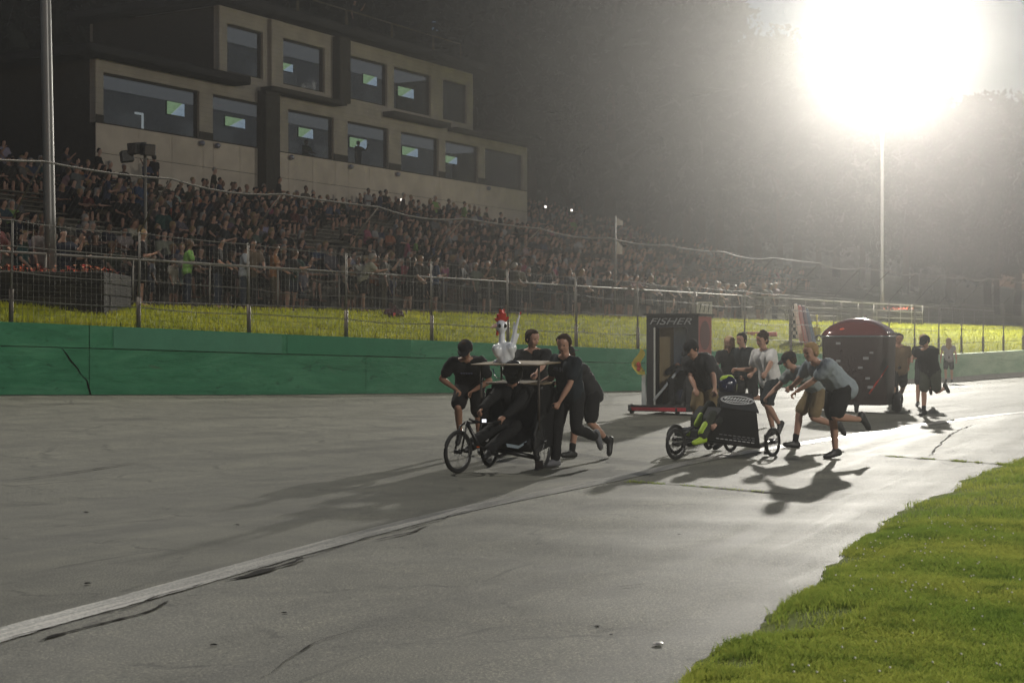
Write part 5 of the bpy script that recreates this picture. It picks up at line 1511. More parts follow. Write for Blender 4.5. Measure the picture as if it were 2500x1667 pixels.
fr.tube([P(1746, 1025, 21.4), W2 + Vector((-.04, .02, .205))], .022, 8); fr.tube([W3 + Vector((0, 0, .205)), P(1746, 1024, 21.5)], .02, 8); fr.tube([W4 + Vector((0, 0, .215)), P(1588, 1009, 21.8)], .02, 8)
fr.tube([P(1568, 1000, 21.5), P(1595, 980, 21.6)], .016, 6); fr.tube([P(1628, 1010, 21.8), P(1628, 1019, 21.9)], .014, 6)
fr.build('frame', M_tube, c2, True)
mb = MB(); mb.box(W2 + Vector((-.09, .0, .20)), (.05, .05, .22)); mb.box(W2 + Vector((-.09, .0, .06)), (.06, .06, .05)); mb.build('axle_block', M_tube, c2)
MB().tube([W2 + Vector((-.05, -.02, .245)), W2 + Vector((.06, -.03, .25))], .012, 8).build('axle_pin', M_chrome, c2, True)
# body: side sheet, sloped deck with oval, back
sA, sB, sC, sD, sE = P(1588, 1006, 21.7), P(1746, 1025, 21.35), P(1738, 948, 21.35), P(1660, 936, 21.55), P(1640, 962, 21.6)
mb = MB(); mb.prism([P(1638, 1011, 21.62), sB, sC, sD, sE], Vector((-.25, .62, 0))); mb.build('body_shell', M_sheet, c2)
mb = MB(); mb.prism([P(1600, 1007, 21.7), P(1640, 1011, 21.6), P(1640, 985, 21.6), P(1604, 990, 21.7)], Vector((-.25, .62, 0))); mb.build('foot_tray', M_sheet, c2)
# deck rises to the back edge
dA, dB, dC, dD = sD + Vector((-.03, -.015, .012)), sC + Vector((.03, -.02, .012)), P(1726, 903, 21.72), P(1650, 898, 21.9)
mb = MB(); mb.prism([dA, dB, dC, dD], Vector((0, .02, -.02))); mb.build('deck', M_sheet, c2)
# oval decal with two bands of lettering, lying on the deck
dc = (dA + dB + dC + dD) / 4; du = ((dB - dA) + (dC - dD)).normalized(); dv = ((dD - dA) + (dC - dB)); dv = (dv - du * dv.dot(du)).normalized(); dn = du.cross(dv)
if dn.z < 0: dn = -dn
rotd = Matrix((du, dv, dn)).transposed()
def on_deck(a, b_, h=.012): return dc + du * a + dv * b_ + dn * h
for rx_, ry_, wdt in ((.235, .105, .010), (.215, .09, .006)):
    n = 48; V = []; Fs = []
    for k in range(n):
        t = 2 * math.pi * k / n
        for q in (0, 1): V.append(tuple(on_deck((rx_ - wdt * q) * math.cos(t), (ry_ - wdt * q) * math.sin(t))))
    for k in range(n): a = 2 * k; b2_ = 2 * ((k + 1) % n); Fs.append((a, a + 1, b2_ + 1, b2_))
    np_mesh('oval_ring', V, Fs, M_decal, c2)
for row, (yy, hh, nn, x0, x1) in enumerate(((.028, .058, 9, -.17, .165), (-.038, .044, 10, -.15, .16))):
    for k in range(nn):
        x = x0 + (x1 - x0) * k / (nn - 1); w_ = (x1 - x0) / nn * .36
        pts = [(x - w_ - .008, yy - hh / 2), (x + w_ * .5 - .008, yy - hh / 2), (x + w_ + .01, yy + hh / 2 * (1 if k % 3 else .6)), (x - w_ * .4 + .01, yy + hh / 2)]
        V = [tuple(on_deck(a, b_)) for a, b_ in pts]; np_mesh('lettering_stroke', V, [(0, 1, 2, 3)], M_decal, c2)
# decals on the side sheet: rounded square outline and lines of small print
su = (sB - P(1638, 1011, 21.62)).normalized(); sv = Vector((0, 0, 1)); sv = (sv - su * sv.dot(su)).normalized(); sn = su.cross(sv)
if sn.y > 0: sn = -sn
so = P(1638, 1011, 21.62)
def on_side(a, b_, h=.006): return so + su * a + sv * b_ + sn * h
def srect(a0, a1, b0, b1, mm, nm): np_mesh(nm, [tuple(on_side(a, b_)) for a, b_ in ((a0, b0), (a1, b0), (a1, b1), (a0, b1))], [(0, 1, 2, 3)], mm, c2)
for a0, a1, b0, b1 in ((.20, .52, .145, .152), (.14, .48, .355, .362)): srect(a0, a1, b0, b1, M_decald, 'decal_line')
np_mesh('decal_line', [tuple(on_side(a, b_)) for a, b_ in ((.14, .36), (.148, .36), (.192, .15), (.184, .15))], [(0, 1, 2, 3)], M_decald, c2)
np_mesh('decal_line', [tuple(on_side(a, b_)) for a, b_ in ((.482, .36), (.49, .36), (.53, .15), (.522, .15))], [(0, 1, 2, 3)], M_decald, c2)
for a in (.29, .40): srect(a, a + .008, .21, .30, M_decald, 'decal_line')
for row, (b0, n, x0, x1, mm) in enumerate(((.03, 9, .04, .60, M_decal), (.062, 6, .28, .60, M_decald), (.092, 8, .08, .60, M_decald))):
    for k in range(n):
        x = x0 + (x1 - x0) * k / n; srect(x, x + (x1 - x0) / n * .72, b0, b0 + .013, mm, 'small_print')
# driver of the low cart
dpos2 = P(1668, 1000, 21.95); dpos2.z = 0
pd2, hd2 = person('driver in neon yellow and blue helmet with knees up in the low cart', dpos2, (-.93, -.36),
    dict(sit=.36, lean=-14, hunch=18, R=('w', P(1602, 985, 21.95), (.1, .2, 1)), L=('w', P(1612, 1004, 21.5), (-.1, .3, 1)), armR=('w', P(1640, 972, 22.2)), armL=('w', P(1640, 980, 21.5)), head=(10, -6)), H=.9,
    shirt=cloth('race_suit', (.02, .022, .02)), sleeve=1.9, bottom=('long', cloth('race_trousers', (.035, .04, .03))), shoes=M_neon, helmet=True, anchor='none')
helmet(hd2, pd2, mat('helmet_navy', (.012, .014, .04), .18, 0, .1), mat('visor_blue', (.01, .012, .05), .08, 0, 0), M_neon)
for k in 'RL':
    mb = MB(); a, b_ = hd2.knee[k], hd2.ank[k]; mb.cone(a.lerp(b_, .45) + Vector((0, .035, 0)), a.lerp(b_, .8) + Vector((0, .035, 0)), .058, .055, 10); mb.build('neon_panel', M_neon, pd2, True)
    mb = MB(); a, b_ = hd2.hip[k], hd2.knee[k]; mb.cone(a.lerp(b_, .35) + Vector((0, -.0, .045)), a.lerp(b_, .9) + Vector((0, 0, .03)), .05, .045, 8); mb.build('pale_stripe', mat('suit_stripe', (.12, .14, .10), .7), pd2, True)

# ------------------------------------------------------------------ tall booth on wheels, lettered across the front
hd3 = unit((-.36, -.93, 0)); R3, r3_, f3_ = rot_from(hd3)
bc = foot(1545, 953); bc = bc - f3_ * .0
c3 = thing('tall_booth_cart', 'tall black booth on wheels lettered across its front with red roof side', 'cart', (0, 0, 0))
right3 = -r3_        # image-right direction of the front face
if right3.x < 0: right3 = -right3
def b3(a, d, z): return bc + right3 * a - f3_ * d + Vector((0, 0, z))
M_booth = mat('booth_black', (.02, .02, .021), .6, 0, .2, 5); M_boothr = mat('booth_red', (.26, .06, .045), .6, 0, .2, 5); M_boothy = mat('booth_yellow', (.28, .21, .03), .6, 0, .2, 5); M_tan3 = mat('booth_inner', (.12, .10, .06), .8)
rot3b = Matrix((right3, -f3_, Vector((0, 0, 1)))).transposed()
def bx3(a0, a1, d0, d1, z0, z1, nm, mm, par=None, bev=0): return MB().box(b3((a0 + a1) / 2, (d0 + d1) / 2, (z0 + z1) / 2), (a1 - a0, d1 - d0, z1 - z0), rot3b).build(nm, mm, par or c3, bevel=bev)
bx3(-.55, -.40, 0, .03, .16, 2.02, 'front_stile', M_booth); bx3(.28, .53, 0, .03, .16, 2.02, 'front_stile', M_booth); bx3(-.40, .28, 0, .03, 1.78, 2.02, 'header', M_booth)
bx3(.505, .53, .032, 1.12, .16, 2.0, 'right_side', M_boothr); bx3(-.55, -.525, .032, 1.12, .16, 2.0, 'left_side', M_booth); bx3(-.52, .50, 1.09, 1.12, .16, 2.0, 'back_panel', M_tan3)
bx3(-.60, .58, -.05, 1.18, 2.023, 2.06, 'roof', M_booth); bx3(-.52, .50, .03, 1.09, .14, .18, 'floor', M_booth)
bx3(.532, .542, .05, .5, .2, 1.25, 'yellow_panel', M_boothy); 
n = 24; V = [tuple(b3(.534, .62, 1.62))]; Fs = []
for k in range(n): t = 2 * math.pi * k / n; V.append(tuple(b3(.534, .55 + .42 * math.cos(t), 1.62 + .30 * math.sin(t))))
for k in range(n): Fs.append((0, 1 + k, 1 + (k + 1) % n))
np_mesh('dark_red_disc', V, Fs, mat('booth_red_dark', (.09, .02, .018), .6), c3)
text_mesh('FISHER', .185, mat('booth_letter', (.36, .36, .36), .7, 0, .15, 30), 'lettering', c3, b3(-.06, -.006, 1.895), Matrix((right3, Vector((0, 0, 1)), f3_)).transposed(), .003, .35, 1.6)
bx3(-.40, -.37, .0, .035, .18, 1.78, 'door_trim', mat('pale_trim', (.45, .45, .42), .6)); bx3(-.06, .28, .30, .325, .9, 1.78, 'grey_screen', mat('grey_screen', (.42, .46, .48), .7))
bx3(-.37, -.06, .33, .355, .5, 1.78, 'tan_screen', mat('tan_screen', (.26, .20, .11), .8))
MB().tube([b3(-.38, -.04, .30), b3(.12, .35, 1.02)], .028, 8).build('white_tube', mat('pvc_white', (.45, .47, .48), .4), c3, True)
MB().tube([b3(-.05, .2, .99), b3(.26, .2, .99)], .012, 6).build('lap_bar', M_galv, c3, True)
# the toilet seat inside
mb = MB(); mb.ell(b3(.06, .5, .36), (.16, .2, .17), 14, 8, rot3b); mb.build('bowl', mat('porcelain', (.5, .53, .55), .2, 0, .05), c3, True); bx3(-.12, .24, .72, .9, .38, .78, 'cistern', mat('porcelain', (.5, .53, .55)), None, .02)
# base with red bumper, wheels
bx3(-.92, .50, -.08, .02, .07, .20, 'bumper_board', M_booth); bx3(-.86, .30, -.10, -.082, .085, .155, 'red_bumper', mat('bumper_red', (.42, .03, .045), .5))
for a, d in ((-.86, .0), (.10, .0), (-.45, 1.0), (.45, 1.0)): 
    w = MB().torus(b3(a, d, .11), right3, .07, .04, 20, 8).build('caster_wheel', M_tyre, c3, True)
bx3(-.66, -.57, .02, .05, .2, .82, 'white_side_board', mat('white_board', (.5, .52, .5), .6))
fl = thing_part('flag', c3); V = []; Fs = []
M_flg = mat('flag_yellow', (.42, .34, .05), .8, 0, .1); 
nz_ = 10
for i in range(nz_):
    for j in range(4):
        f_ = i / (nz_ - 1); wdt = .05 + .16 * math.sin(f_ * 2.6); V.append(tuple(b3(-.62 - wdt * (j / 3) + .04 * math.sin(i * .9), -.03 + .03 * math.sin(i + j), .82 + .52 * (1 - f_) * 1.0)))
for i in range(nz_ - 1):
    for j in range(3): a = i * 4 + j; Fs.append((a, a + 1, a + 5, a + 4))
np_mesh('cloth', V, Fs, M_flg, fl, True)
for zz, rr2 in ((1.02, .05), (.93, .042)): MB().ell(b3(-.70, -.05, zz), (rr2, .015, rr2 * 1.2), 10, 6).build('red_emblem', mat('flag_red', (.4, .05, .03), .8), fl, True)
MB().tube([b3(-.57, .0, .9), b3(-.64, -.03, .9)], .008, 6).build('flag_rod', M_galv, c3, True)
spos = b3(.12, .58, 0); spos.z = 0
person('rider in black hood sitting inside the tall booth', spos, (hd3.x, hd3.y), dict(sit=.62, lean=4, R=('w', b3(-.05, .12, .28), (.3, .5, 1)), L=('w', b3(.2, .12, .28), (-.3, .5, 1)), armR=('w', b3(.0, .22, 1.0)), armL=('w', b3(.24, .22, 1.0)), head=(6, 0)), shirt=M_blk, sleeve=1.9, bottom=('long', M_blk), hair=('long', H_dark), skin=SKIN2, anchor='none')

# ------------------------------------------------------------------ domed cart
hd4 = unit((-.45, -.89, 0)); R4, r4_, f4_ = rot_from(hd4)
dcn = foot(1958, 948) - f4_ * .55
c4_ = thing('domed_cart', 'tall black cart with rounded sides and a glossy red domed lid', 'cart', (dcn.x, dcn.y, dcn.z))
right4 = r4_ if r4_.x > 0 else -r4_
M_c4 = mat('domed_black', (.026, .012, .012), .45, 0, .25, 5, .4); M_c4r = mat('domed_red', (.10, .011, .010), .16, .1, .1, 5, .6)
def sup(t, a, b_, p=.42):
    c_, s_ = math.cos(t), math.sin(t); return right4 * (a * math.copysign(abs(c_) ** p, c_)) + f4_ * (b_ * math.copysign(abs(s_) ** p, s_))
def shell(name, prof, mm, par):
    n = 44; V = []; Fs = []
    for z, k in prof:
        for i in range(n): q = sup(2 * math.pi * i / n, .735 * k, .60 * k); V.append((q.x, q.y, z))
    for j in range(len(prof) - 1):
        for i in range(n): i2 = (i + 1) % n; Fs.append((j * n + i, j * n + i2, (j + 1) * n + i2, (j + 1) * n + i))
    mb = MB(); mb.add(V, Fs + [tuple(range(n))[::-1], tuple(range((len(prof) - 1) * n, len(prof) * n))]); return mb.build(name, mm, par, True)
shell('body', [(.17, .93), (.2, .95), (1.0, .985), (1.62, 1.0), (1.64, 1.0)], M_c4, c4_)
shell('dome_lid', [(1.655, 1.015), (1.70, 1.01), (1.78, .93), (1.88, .78), (1.97, .55), (2.03, .3), (2.05, .05)], M_c4r, c4_)
shell('lid_rim', [(1.635, 1.025), (1.655, 1.03), (1.668, 1.022)], M_chrome, c4_)
for k in range(7):
    t = -.35 + .1 * k; q = sup(t, .735 * 1.0, .6 * 1.0); MB().ell(q + Vector((0, 0, 1.72)), (.022, .022, .022), 8, 6).build('rivet', M_chrome, c4_, True)
MB().ell(f4_ * .52 - right4 * .22 + Vector((0, 0, 1.80)), (.07, .03, .03), 10, 6).build('red_marker', mat('marker_red', (.75, .08, .03), .25), c4_, True)
for sx, dd, rr2, tw in ((.78, -.25, .22, .09), (-.78, -.25, .22, .09)):
    c = right4 * sx + f4_ * dd + Vector((0, 0, rr2)); w = MB().torus(c, right4, rr2 - tw * .9, tw, 26, 10).build('wheel', M_tyre, c4_, True); MB().tube([c - right4 * .07, c + right4 * .07], .09, 14).build('hub', M_tube, w, True)
for sx in (-.02,):
    c = right4 * (sx + .1) + f4_ * .52 + Vector((0, 0, .1)); w = MB().torus(c, right4, .065, .035, 20, 8).build('wheel', M_tyre, c4_, True); MB().box(c + Vector((0, 0, .09)), (.1, .1, .12)).build('caster_fork', M_tube, c4_)
MB().tube([right4 * .38 + f4_ * .62 + Vector((0, 0, .42)), right4 * .74 + f4_ * .42 + Vector((0, 0, 1.02))], .02, 8).build('red_rod', M_comb, c4_, True)
q = [(-.30, 1.5, .05), (.30, 1.18, .06), (.18, .98, .05), (.34, .75, .05), (-.30, 1.12, .05), (.40, .56, .06), (-.2, .55, .05), (.1, .5, .04), (.42, 1.3, .04)]
for a, z, s_ in q:
    V = []
    MB().box(right4 * a + f4_ * .592 + Vector((0, 0, z)), (s_ * 2, .012, s_), Matrix((right4, f4_, Vector((0, 0, 1)))).transposed()).build('sticker', M_decald, c4_)
# ------------------------------------------------------------------ the crowd
M_ocs = objcolor_mat('dyed_cloth'); M_och = objcolor_mat('natural_hair', .6); M_ocsk = objcolor_mat('natural_skin', .55, .1)
VAR = {}
def variant(key, pose, H=1.0, hair='short', sleeve=.6, bottom='shorts', female=False, bw=1.0):
    h = Human((0, 0, 0), (0, 1), pose, H, 'none' if pose.get('sit') is not None else 'foot')
    VAR[key] = {}
    def st(nm, mm):
        def cb(me):
            me.materials.clear(); me.materials.append(mm); VAR[key][nm] = me
        return cb
    job(h.body(False, bw, female), .026, 2, 0, st('body', M_ocsk)); job(h.shirt(sleeve, 1.2, bw, .07, female), .028, 2, .008, st('shirt', M_ocs))
    job(h.bottoms(bottom, bw), .028, 2, 0, st('trousers', M_ocs)); job(h.hair(hair), .022, 2, 0, st('hair', M_och))
STAND = ['s0', 's1', 's2', 's3', 's4', 's5', 's6']; SEAT = ['q0', 'q1', 'q2', 'q3', 'q4']
variant('s0', dict(R=(2, 4, 0), L=(-3, 2, 0), lean=6, armR=('a', 18, 14, 42, .5), armL=('a', 22, 14, 40, .5), head=(6, 0)), 1.0, bottom='long')
variant('s1', dict(R=(3, 4, 0), L=(-2, 2, 0), lean=4, armR=('a', 10, 10, 100, .9), armL=('a', 12, 10, 100, .9), head=(2, 20)), 1.02)
variant('s2', dict(R=(2, 4, 0), L=(-6, 10, 0), lean=12, armR=('a', 30, 12, 22, .3), armL=('a', 36, 12, 12, .2), head=(4, -15)), .94, 'long', female=True)
variant('s3', dict(R=(0, 2, 0), L=(0, 2, 0), lean=2, armR=('a', 4, 10, 12), armL=('a', 60, 20, 90), head=(2, 10)), 1.0, bottom='long', bw=1.15)
variant('s4', dict(R=(2, 2, 0), L=(-2, 4, 0), lean=3, armR=('a', 50, 14, 85, .3), armL=('a', 20, 12, 60, .4), head=(0, 0)), .97)
variant('s5', dict(R=(2, 2, 0), L=(-2, 4, 0), lean=3, armR=('a', 5, 8, 20), armL=('a', 5, 8, 20), head=(0, 25)), .72)
variant('s6', dict(R=(2, 2, 0), L=(-2, 4, 0), lean=24, hunch=8, armR=('a', 42, 24, 60, .7), armL=('a', 42, 24, 60, .7), head=(4, 0)), 1.0, bw=1.1)
for i, (ln, ar, hd_, hr_, fm) in enumerate(((8, ('a', 35, 10, 35, .4), (4, 10), 'short', False), (22, ('a', 40, 14, 50, .4), (0, -10), 'short', False), (4, ('a', 30, 10, 60, .6), (4, 20), 'long', True), (14, ('a', 20, 16, 80, .8), (10, 0), 'curly', False), (-4, ('a', 20, 12, 30, .2), (0, 15), 'short', False))):
    variant('q%d' % i, dict(sit=.50, lean=ln, R=(84, 82, 0, 7), L=(80, 76, 0, 9), armR=ar, armL=ar, head=hd_), (1.0, 1.02, .94, .97, 1.04)[i], hr_, female=fm, bw=(1, 1.1, 1, 1, 1.2)[i])
flush()
PAL = [('black', (.014, .014, .015), 22), ('dark grey', (.05, .05, .052), 14), ('navy', (.018, .025, .06), 12), ('white', (.42, .41, .40), 7), ('light grey', (.22, .22, .23), 9), ('maroon', (.07, .016, .018), 5.2), ('olive', (.07, .075, .03), 7),
       ('blue', (.05, .10, .24), 6), ('red', (.25, .035, .03), 1.4), ('orange', (.5, .12, .02), .8), ('lime green', (.28, .5, .05), 1.6), ('pink', (.55, .08, .16), 1.6), ('tan', (.25, .19, .12), 6), ('teal', (.03, .13, .13), 4), ('pale pink', (.42, .27, .27), 3)]
HAIRS = [(.012, .009, .007), (.03, .018, .011), (.06, .035, .02), (.22, .15, .07), (.012, .012, .013), (.25, .23, .2)]
SKINS = [(.42, .25, .18), (.36, .20, .14), (.30, .17, .12), (.20, .11, .075), (.45, .28, .21)]
PANT = [(.012, .012, .014), (.02, .025, .04), (.05, .05, .05), (.10, .08, .05), (.035, .045, .07)]
ONES = ['first', 'second', 'third', 'fourth', 'fifth', 'sixth', 'seventh', 'eighth', 'ninth', 'tenth', 'eleventh', 'twelfth', 'thirteenth', 'fourteenth', 'fifteenth', 'sixteenth', 'seventeenth', 'eighteenth', 'nineteenth']
TENS = {2: 'twent', 3: 'thirt', 4: 'fort', 5: 'fift', 6: 'sixt', 7: 'sevent', 8: 'eight', 9: 'ninet'}
def ordw(n):
    if n < 20: return ONES[n - 1]
    if n >= 100: return 'hundred and ' + ordw(n - 100) if n > 100 else 'hundredth'
    return TENS[n // 10] + ('ieth' if n % 10 == 0 else 'y-' + ONES[n % 10 - 1])
PAL = [(n_, tuple(.5 * (.75 * k + .25 * sum(c_) / 3) * (1.1 if max(c_) > .3 else .7) for k in c_), w_ if w_ > 5 or n_ in ('teal',) else w_ * .7) for n_, c_, w_ in PAL]
SKINS = [tuple(.8 * k for k in c_) for c_ in SKINS]
PANT = [tuple(.6 * k for k in c_) for c_ in PANT]
rc = random.Random(77)
def pick(special=None): return rc.choices(PAL, [p[2] for p in PAL])[0]
facing = -MD
def fdir(j=.5):
    a = rc.uniform(-j, j) + .25; return Vector((facing.x * math.cos(a) - facing.y * math.sin(a), facing.x * math.sin(a) + facing.y * math.cos(a), 0))
cand = []
# standing along the rail (one irregular line, gaps)
t = -3.2
while t < 76:
    o = rc.choice((.38, .45, .55, .9, 1.3)); p = Q(t, o); d = fdir(.7)
    var = rc.choice(['s0', 's1', 's2', 's3', 's4', 's6', 's0', 's2', 's5', 's6'])
    if t > -.4 or t < -1.0: cand.append(['stand', 0, t, o, LEV + .008, var, d])
    t += rc.choice((.42, .5, .55, .62, .7, .9)) * (1.0 if noise.noise(Vector((t * .25, 2, 0))) > -.25 else 2.2)
t = 0.0
while t < 76:                                             # second, sparser line
    cand.append(['stand', 0, t, rc.uniform(1.6, 2.3), LEV + .008, rc.choice(STAND), fdir(.8)]); t += rc.uniform(.8, 3.2)
for r in range(32):
    t = -1 + .86 * row_o(r) - 2.2
    if r >= NR: t = max(t, 38.5)
    while t < 73.5:
        k = noise.noise(Vector((t * .16, r * .35, 5))) + .45 * noise.noise(Vector((t * .45, r * .8, 9)))
        if k > -.04 and rc.random() < .84:
            up = rc.random() < .08 or (r == NR - 1 and rc.random() < .35)
            cand.append(['stand' if up else 'seat', r + 1, t, row_o(r) - .06, row_z(r) + .004, rc.choice(STAND[:5] if up else SEAT), fdir(.6)])
        t += rc.choice((.46, .5, .56, .64, .8))
def depth(c): return Q(c[2], c[3]).y
vis = []
for c in cand:
    q = Q(c[2], c[3]); x = CX + F * q.x / q.y
    if math.hypot(q.x - 20.6, q.y - 87) < 17 and c[3] < 9: continue            # the ground by the far mast is kept clear
    if -60 < x < 2330: vis.append(c)
front = [c for c in vis if c[1] == 0 and depth(c) < 78]
rest_ = sorted([c for c in vis if c not in front], key=depth)
ind = front + rest_[:300 - len(front)]
far = rest_[300 - len(front):]
ind.sort(key=lambda c: (c[1], c[2]))
count = {}
SPEC = {}
for c in ind:
    kind, row, t, o, z, var, d = c
    key = row if row else ('front' if o < 1.5 else 'second'); count[key] = count.get(key, 0) + 1; n = count[key]
    col = pick()
    if row == 0 and 8.0 < t < 8.6: col = PAL[9]
    cn, rgb, _ = col
    if row == 0:
        pose = {'s0': 'hands on the rail', 's1': 'arms folded', 's2': 'leaning on the rail', 's3': 'one arm bent', 's4': 'one hand raised', 's5': 'a child', 's6': 'bent over the rail'}[var]
        lab = '%s-shirted spectator, %s, %s from left in the %s standing line' % (cn, pose, ordw(n), 'front' if o < 1.5 else 'rear')
    else:
        lab = '%s spectator in %s shirt, bleacher row %s, %s from its left end' % ('standing' if kind == 'stand' else 'seated', cn, ordw(row), ordw(n))
    q = Q(t, o, z); v = VAR[var]
    b_ = link_mesh('spectator', v['body'], None, q, math.atan2(-d.x, d.y)); s_ = rc.uniform(.93, 1.05); b_.scale = (s_, s_, s_)
    b_.color = rc.choice(SKINS) + (1,)
    tag(b_, lab, 'spectator', 'spectators at the rail' if row == 0 else 'spectators on the bleachers')
    for nm, cc in (('shirt', tuple(k * rc.uniform(.8, 1.2) for k in rgb)), ('trousers', rc.choice(PANT)), ('hair', rc.choice(HAIRS))):
        o_ = link_mesh(nm, v[nm], b_); o_.color = tuple(cc) + (1,)
# the people at the windows and on the roof of the building
for lab, q, var, d in (('silhouetted viewer seated behind the glass in front of a television', B(s_src(745, -1.3), -1.3, 9.9), 'q0', -MD), ('viewer standing at a television behind the fourth lower window', B(s_src(872, -1.5), -1.5, 9.9), 's3', -MD),
                       ('person in dark clothes standing on the building roof behind the railing', B(s_src(862, -.3), -.3, 16.56), 's3', -MD), ('man in black standing tall before the left end of the building', Q(22.6, row_o(18), row_z(18) + .1), 's3', MD)):
    v = VAR[var]; b_ = link_mesh('spectator', v['body'], None, q, math.atan2(-d.x, d.y)); b_.color = SKINS[2] + (1,); tag(b_, lab, 'spectator')
    for nm in ('shirt', 'trousers', 'hair'): o_ = link_mesh(nm, v[nm], b_); o_.color = (.012, .012, .013, 1)
# everyone farther off: one mass
def lowfig(seated):
    parts = []
    def lc(a, b_, ra, rb, cls, seg=6):
        a = Vector(a); b_ = Vector(b_); d = (b_ - a).normalized(); up = Vector((0, 0, 1)) if abs(d.z) < .9 else Vector((1, 0, 0)); u = d.cross(up).normalized(); w = u.cross(d)
        V = []; Fs = []
        for p, r in ((a - d * ra * .7, ra * .6), (a, ra), (b_, rb), (b_ + d * rb * .7, rb * .6)):
            for k in range(seg): t = 6.2832 * k / seg; V.append(p + (u * math.cos(t) + w * math.sin(t)) * r)
        for i in range(3):
            for k in range(seg): k2 = (k + 1) % seg; Fs.append((i * seg + k, i * seg + k2, (i + 1) * seg + k2, (i + 1) * seg + k))
        for q in (0, 3): Fs += [(q * seg, q * seg + 1, q * seg + 2, q * seg + 3), (q * seg, q * seg + 3, q * seg + 4, q * seg + 5)]
        parts.append((V, Fs, cls))
    zp = .5 if seated else .9
    for s_ in (-1, 1): lc((s_ * .07, 0, zp), (s_ * .09, .04, zp + .42), .12, .1, 0); lc((s_ * .18, .02, zp + .42), (s_ * .24, .12, zp + .17), .06, .05, 0, 6); lc((s_ * .24, .12, zp + .17), (s_ * .10, .30, zp + .16), .04, .035, 1)
    lc((0, .05, zp + .5), (0, .06, zp + .56), .055, .055, 1); lc((0, .09, zp + .62), (0, .08, zp + .70), .08, .085, 1); lc((0, .05, zp + .70), (0, .06, zp + .745), .088, .08, 2)
    for s_ in (-1, 1):
        if seated: lc((s_ * .09, 0, zp), (s_ * .12, .42, zp + .04), .09, .065, 3); lc((s_ * .12, .43, zp + .03), (s_ * .12, .4, .08), .06, .045, 1)
        else: lc((s_ * .09, 0, zp), (s_ * .11, .02, .45), .1, .07, 3); lc((s_ * .11, .02, .45), (s_ * .11, 0, .06), .065, .045, 1)
    V = []; Fs = []; C = []
    for v, f, c in parts:
        b0 = len(V); V += [tuple(p) for p in v]; Fs += [tuple(i + b0 for i in q) for q in f]; C += [c] * len(v)
    return np.array(V), np.array(Fs), np.array(C)
LF = {True: lowfig(True), False: lowfig(False)}
VV = []; FF = []; CC = []; base = 0
for kind, row, t, o, z, var, d in far:
    V, Fa, C = LF[kind == 'seat']; a = math.atan2(-d.x, d.y); s_ = rc.uniform(.9, 1.06)
    rot = np.array([[math.cos(a), -math.sin(a), 0], [math.sin(a), math.cos(a), 0], [0, 0, 1]]); q = Q(t, o, z)
    VV.append(V @ rot.T * s_ + np.array(q)); FF.append(Fa + base); base += len(V)
    cols = np.array([pick()[1], rc.choice(SKINS), rc.choice(HAIRS), rc.choice(PANT)]); CC.append(cols[C])
tag(np_mesh('crowd', np.concatenate(VV), np.concatenate(FF), attr_mat('crowd_cloth'), None, True, {'Col': np.concatenate(CC).astype(np.float32)}), 'mass of spectators filling the farther bleachers and slope', 'crowd', kind='stuff')
# phone screens held up in the crowd
for lab, x, y, Z in (('glowing phone held up in the crowd below the right end of the building', 922, 459, 78), ('larger bright phone screen right of the building corner', 1253, 475, 91), ('smaller bright phone screen farther right of the building', 1313, 483, 95)):
    MB_ = MB().box(P(x, y, Z), (.24 if x > 1000 else .16, .012, .12), rotB); tag(MB_.build('phone', emit('phone_glow', (1, .93, .85), 2.2)), lab, 'phone', 'phones in the crowd')
# ------------------------------------------------------------------ things left on the grass bank
def bank_at(x, Z):
    X = (x - CX) * Z / F; Xw = None
    best = None
    for k in range(0, 60):
        v = k / 59
        for Xg in np.linspace(-12, 40, 105):
            q = bank_pt(Xg, v); e = (q[0] - X) ** 2 + (q[1] - Z) ** 2
            if best is None or e < best[0]: best = (e, q[2])
    return Vector((X, Z, best[1]))
bg_ = bank_at(905, 42.6); t = thing('duffel_bag', 'dark red and black bag slumped on the grass bank', 'bag', bg_)
m = MB(); m.cone((-.16, 0, .10), (.14, .03, .10), .13, .11); m.cone((0, 0, .14), (.02, 0, .28), .10, .05); m.cone((.16, -.05, .06), (.26, -.08, .04), .05, .03)
job(m, .02, 2, .01, lambda me, t=t: (me.materials.append(cloth('bag_dark', (.03, .012, .014))), link_mesh('sack', me, t)))
MB().tube([(-.1, 0, .2), (0, 0, .33), (.12, 0, .2)], .014, 6).build('strap', M_blk, t, True); MB().box((.02, -.12, .06), (.08, .03, .1)).build('red_patch', mat('bag_red', (.3, .02, .03), .8), t, bevel=.01)
rl = bank_at(1752, 56); t = thing('banner_roll', 'rolled red and white banner lying on the grass bank', 'roll', rl, R(-20))
MB().tube([(-.55, 0, .09), (.5, 0, .09)], .085, 12).build('roll', mat('banner_red', (.4, .09, .07), .8, 0, .4, 3), t, True); MB().tube([(-.75, 0, .12), (-.5, 0, .1)], .07, 10).build('dark_end', M_blk, t, True)
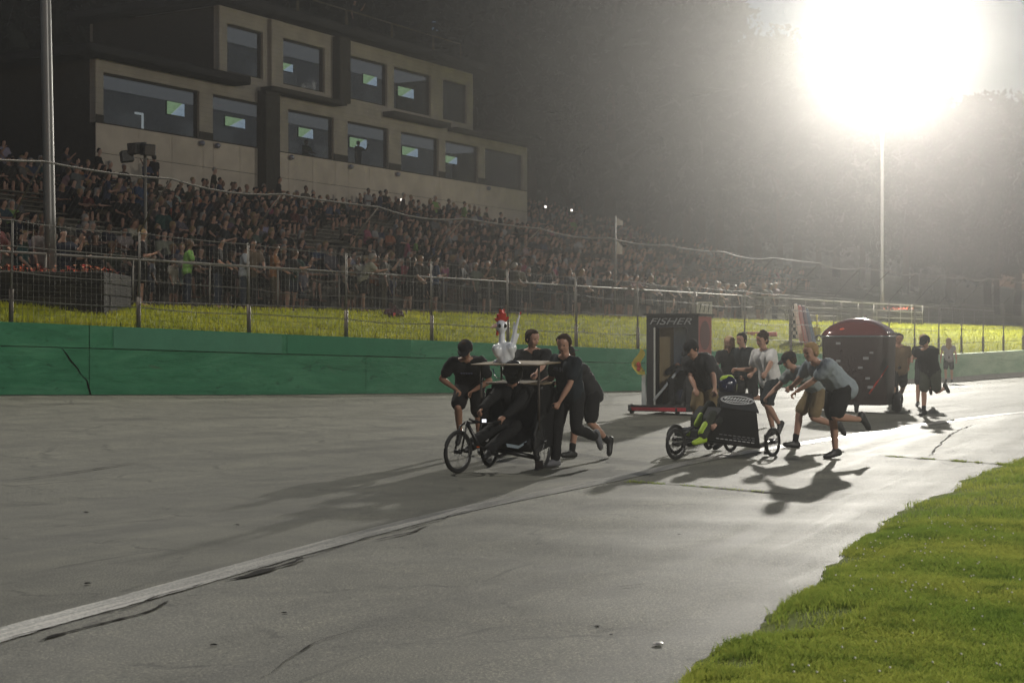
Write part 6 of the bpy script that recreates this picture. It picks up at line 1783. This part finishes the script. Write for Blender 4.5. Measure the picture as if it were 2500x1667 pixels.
for k, (x, cc, nm) in enumerate(((1845, (.6, .52, .42), 'cream'), (1856, (.4, .07, .05), 'red'), (1866, (.10, .02, .05), 'maroon'), (1876, (.08, .12, .2), 'blue'))):
    q = bank_at(x, 55.5 - k * .3); t = thing('race_board', '%s upright board leaning on the rails left of the domed cart' % nm, 'board', q, R(40 + 8 * k), 'boards leaning on the rails')
    mb = MB(); mb.prism([(-.16, 0, 0), (.16, 0, 0), (.15, .25, 1.1), (.05, .32, 1.45), (-.08, .32, 1.45), (-.15, .25, 1.1)], (0, .05, -.012)); mb.build('board', mat('board_' + nm, cc, .5, 0, .15), t, bevel=.01); MB().box((0, .02, .03), (.34, .1, .06)).build('foot', M_tube, t)
q = bank_at(1828, 56); t = thing('checkered_banner', 'black and white checkered banner on poles left of the boards', 'banner', q, R(10))
for s_ in (-.24, .24): MB().tube([(s_, 0, 0), (s_, 0, 1.5)], .02, 6).build('pole', M_galv, t, True)
for i in range(4):
    for j in range(9):
        if (i + j) % 2: continue
        MB().box((-.18 + .12 * i, .006, .2 + .13 * j), (.118, .008, .128)).build('white_check', M_flag, t)
MB().box((0, .012, .72), (.46, .01, 1.22)).build('backing', M_blk, t)
q = bank_at(1876, 55.5); t = thing('yellow_trike', 'yellow framed trike with handlebars beside the domed cart', 'trike', q, R(30))
M_yel = mat('yellow_paint', (.42, .36, .02), .4, 0, .1)
MB().tube([(0, 0, 1.15), (.02, 0, .75), (-.2, .3, .25), (.05, -.02, .5), (.25, .3, .25)], .04, 8).build('frame', M_yel, t, True); MB().tube([(-.25, 0, .92), (.25, 0, .92)], .018, 6).build('handlebar', M_chrome, t, True); MB().box((.03, .1, .55), (.3, .3, .3)).build('seat', M_yel, t, bevel=.05)
for x in (-.3, 0, .32): wheel(t, (x, .3 if x else -.15, .22), (1, .2, 0), .22, .02, 8)
q = bank_at(1618, 60); t = thing('sponsor_board', 'white sign board with dark strokes standing behind the tall booth', 'sign', q, R(12))
MB().box((0, 0, .55), (.62, .03, .5)).build('panel', mat('sign_white', (.5, .47, .43), .7), t)
for k in range(3): MB().box((-.17 + .17 * k, -.02, .57), (.035, .008, .34), Matrix.Rotation(R(12), 3, 'Y')).build('stroke', M_tube, t)
for s_ in (-.27, .27): MB().tube([(s_, .02, 0), (s_, .02, .8)], .015, 6).build('leg', M_galv, t, True)
flush()
